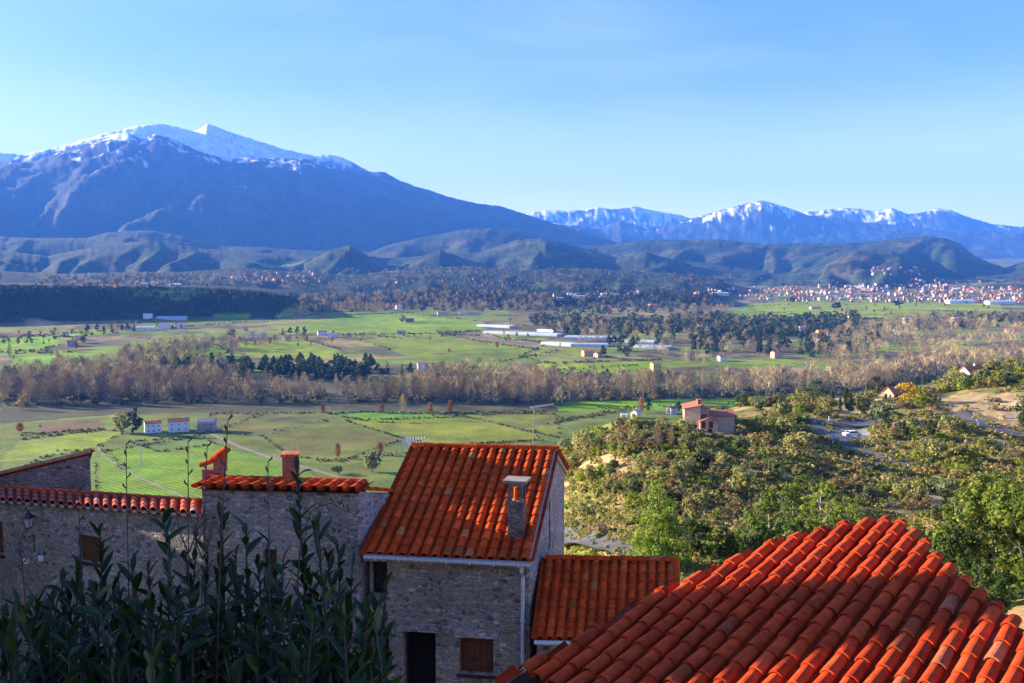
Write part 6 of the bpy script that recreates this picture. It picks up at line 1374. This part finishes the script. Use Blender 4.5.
def shoot(st, lf, px, py, Y, sway=0.0, n0=.0, big=1.0):
    top = vec(at_depth(px, py, Y)); bx_ = top[0] + RNG.uniform(-.12, .12) + sway; base = vec((bx_, Y + RNG.uniform(-.15, .2), float(ground_fast(bx_, Y)) - .05)); c = base * .5 + top * .5 + vec((RNG.uniform(-.06, .06), RNG.uniform(-.05, .05), 0))
    P = [base * (1 - t) ** 2 + c * 2 * t * (1 - t) + top * t * t for t in np.linspace(0, 1, 9)]; st.tube(P, [.011 - .008 * k / 8 for k in range(9)], 5)
    L = np.linalg.norm(top - base); n = int(L / .022); az = RNG.uniform(0, 6)
    for k in range(n):
        t = .06 + .94 * (k + .5) / n; p = base * (1 - t) ** 2 + c * 2 * t * (1 - t) + top * t * t; az += 2.1 + RNG.normal() * .4; el = RNG.uniform(.75, 1.35) if t > .8 else RNG.uniform(.25, 1.15)
        if t > .45 and RNG.random() < .22: continue
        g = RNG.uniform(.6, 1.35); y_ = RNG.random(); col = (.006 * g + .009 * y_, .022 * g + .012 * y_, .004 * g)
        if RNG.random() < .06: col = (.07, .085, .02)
        big_leaf(lf, p, (math.cos(az) * math.cos(el), math.sin(az) * math.cos(el), math.sin(el)), RNG.uniform(.065, .14) * big * (1 - .35 * max(0, t - .8) / .2), RNG.uniform(.018, .031) * big, col, RNG.uniform(0, .8))
tops = [(15,628),(32,600),(48,588),(62,566),(78,545),(100,512),(92,575),(118,560),(131,545),(148,556),(163,500),(170,520),(186,542),(197,515),(208,538),(222,498),(236,540),(246,512),(258,548),(268,525),(283,545),(297,470),(304,540),(316,508),(328,545),(338,530),(352,552),(362,585),(372,600),(380,640),(340,580),(310,570),(280,580),(250,575),(220,575),(190,580),(160,585),(130,590),(100,600),(70,615),(40,632),(355,630),(325,610),(290,610),(260,615),(230,610),(200,612),(170,615),(140,622),(110,632),(80,645),(50,655),(20,660),(345,650),(300,640),(270,645),(240,645),(210,645),(180,650),(150,650),(120,660)]
tops = [(x, y if y < 480 else y + 14) for x, y in tops]
tops += [(x + RNG.uniform(-12, 12), y + RNG.uniform(-6, 14)) for x in range(4, 384, 13) for y in (592, 622, 652)]
shr = {}
for i, (px, py) in enumerate(tops): shr.setdefault(int(min(max(px, 0), 384) // 56), []).append((px, py))
WHERE = ['leftmost dark leafy shrub at the bottom left corner', 'dark leafy shrub below the wall lantern', 'dark leafy shrub in front of the low wing window', 'dark leafy shrub left of the grey house corner', 'dark leafy shrub before the middle of the grey house', 'tall dark leafy shrub with one leaf spire over the brick chimney', 'rightmost dark leafy shrub, before the corner of the middle house', 'rightmost dark leafy shrub']
for k in sorted(shr):
    st, lf = MB(), MB(); px0 = np.mean([p[0] for p in shr[k]]); Y0_ = 3.1; bx0 = (px0 - 512) / FPX * Y0_
    o = empty('leafy_shrub', (bx0, Y0_, float(ground_fast(bx0, Y0_)))); tag(o, WHERE[k], 'shrub')
    for (px, py) in shr[k]: shoot(st, lf, px, py, RNG.uniform(2.8, 4.0) if py < 600 else RNG.uniform(2.7, 3.4), big=1.0)
    st.build('stem', STEM, o); lf.build('foliage', SLEAF, o); adopt(o)
# olive-like fine twigs at the far left bottom
for i, (px, py, pb, lab) in enumerate([(228,420,205,'tallest dry stalk with a seed head, over the tiled chimney'),(188,442,180,'dry stalk over the right end of the low wing'),(207,447,178,'leaning forked dry stalk left of the tiled chimney'),(126,445,120,'dry stalk beside the utility pole in the vines'),(78,492,66,'bent dry stalk near the lantern'),(268,462,262,'curved dry stalk arching between the chimneys'),(355,515,345,'dry stalk before the house corner'),(20,540,34,'dry stalk at the left edge beneath the lantern')]):
    Y = 3.0 + .09 * (i % 5); top = vec(at_depth(px, py, Y)); bx_ = (pb - 512) / FPX * Y; base = vec((bx_, Y, float(ground_fast(bx_, Y)) - .03)); c = base * .45 + top * .55 + vec((RNG.uniform(-.05, .05), 0, .0))
    if i == 6: c = vec(at_depth(240, 440, Y)) + (0, 0, .05)
    o = empty('dry_stalk', tuple(base)); tag(o, lab, 'stalk'); b = MB(); Q = [base * (1 - t) ** 2 + c * 2 * t * (1 - t) + top * t * t for t in np.linspace(0, 1, 9)]; b.tube(Q, [.0045 - .003 * k / 8 for k in range(9)], 5); b.build('stem', DRYS, o)
    b = MB()
    for j in range(9 if i in (0, 4) else 5): t = 1 - .025 * j; p = base * (1 - t) ** 2 + c * 2 * t * (1 - t) + top * t * t; a = j * 2.3; e = p + vec((math.cos(a) * .014, math.sin(a) * .014, .014)); b.tube([p, e, e + (0, 0, .008)], [.002,   .005 if i in (0, 4) else .0035, .0015], 5)
    b.build('seed_head', DRYS, o)
    if i in (1, 2):
        b = MB(); m_ = Q[6]
        for j in (-1, 1): b.tube([m_, m_ + (j * .03, 0, .08), m_ + (j * .04, 0, .16)], [.003, .0025, .001], 4)
        b.build('side_twig', DRYS, o)
    adopt(o)
clean()
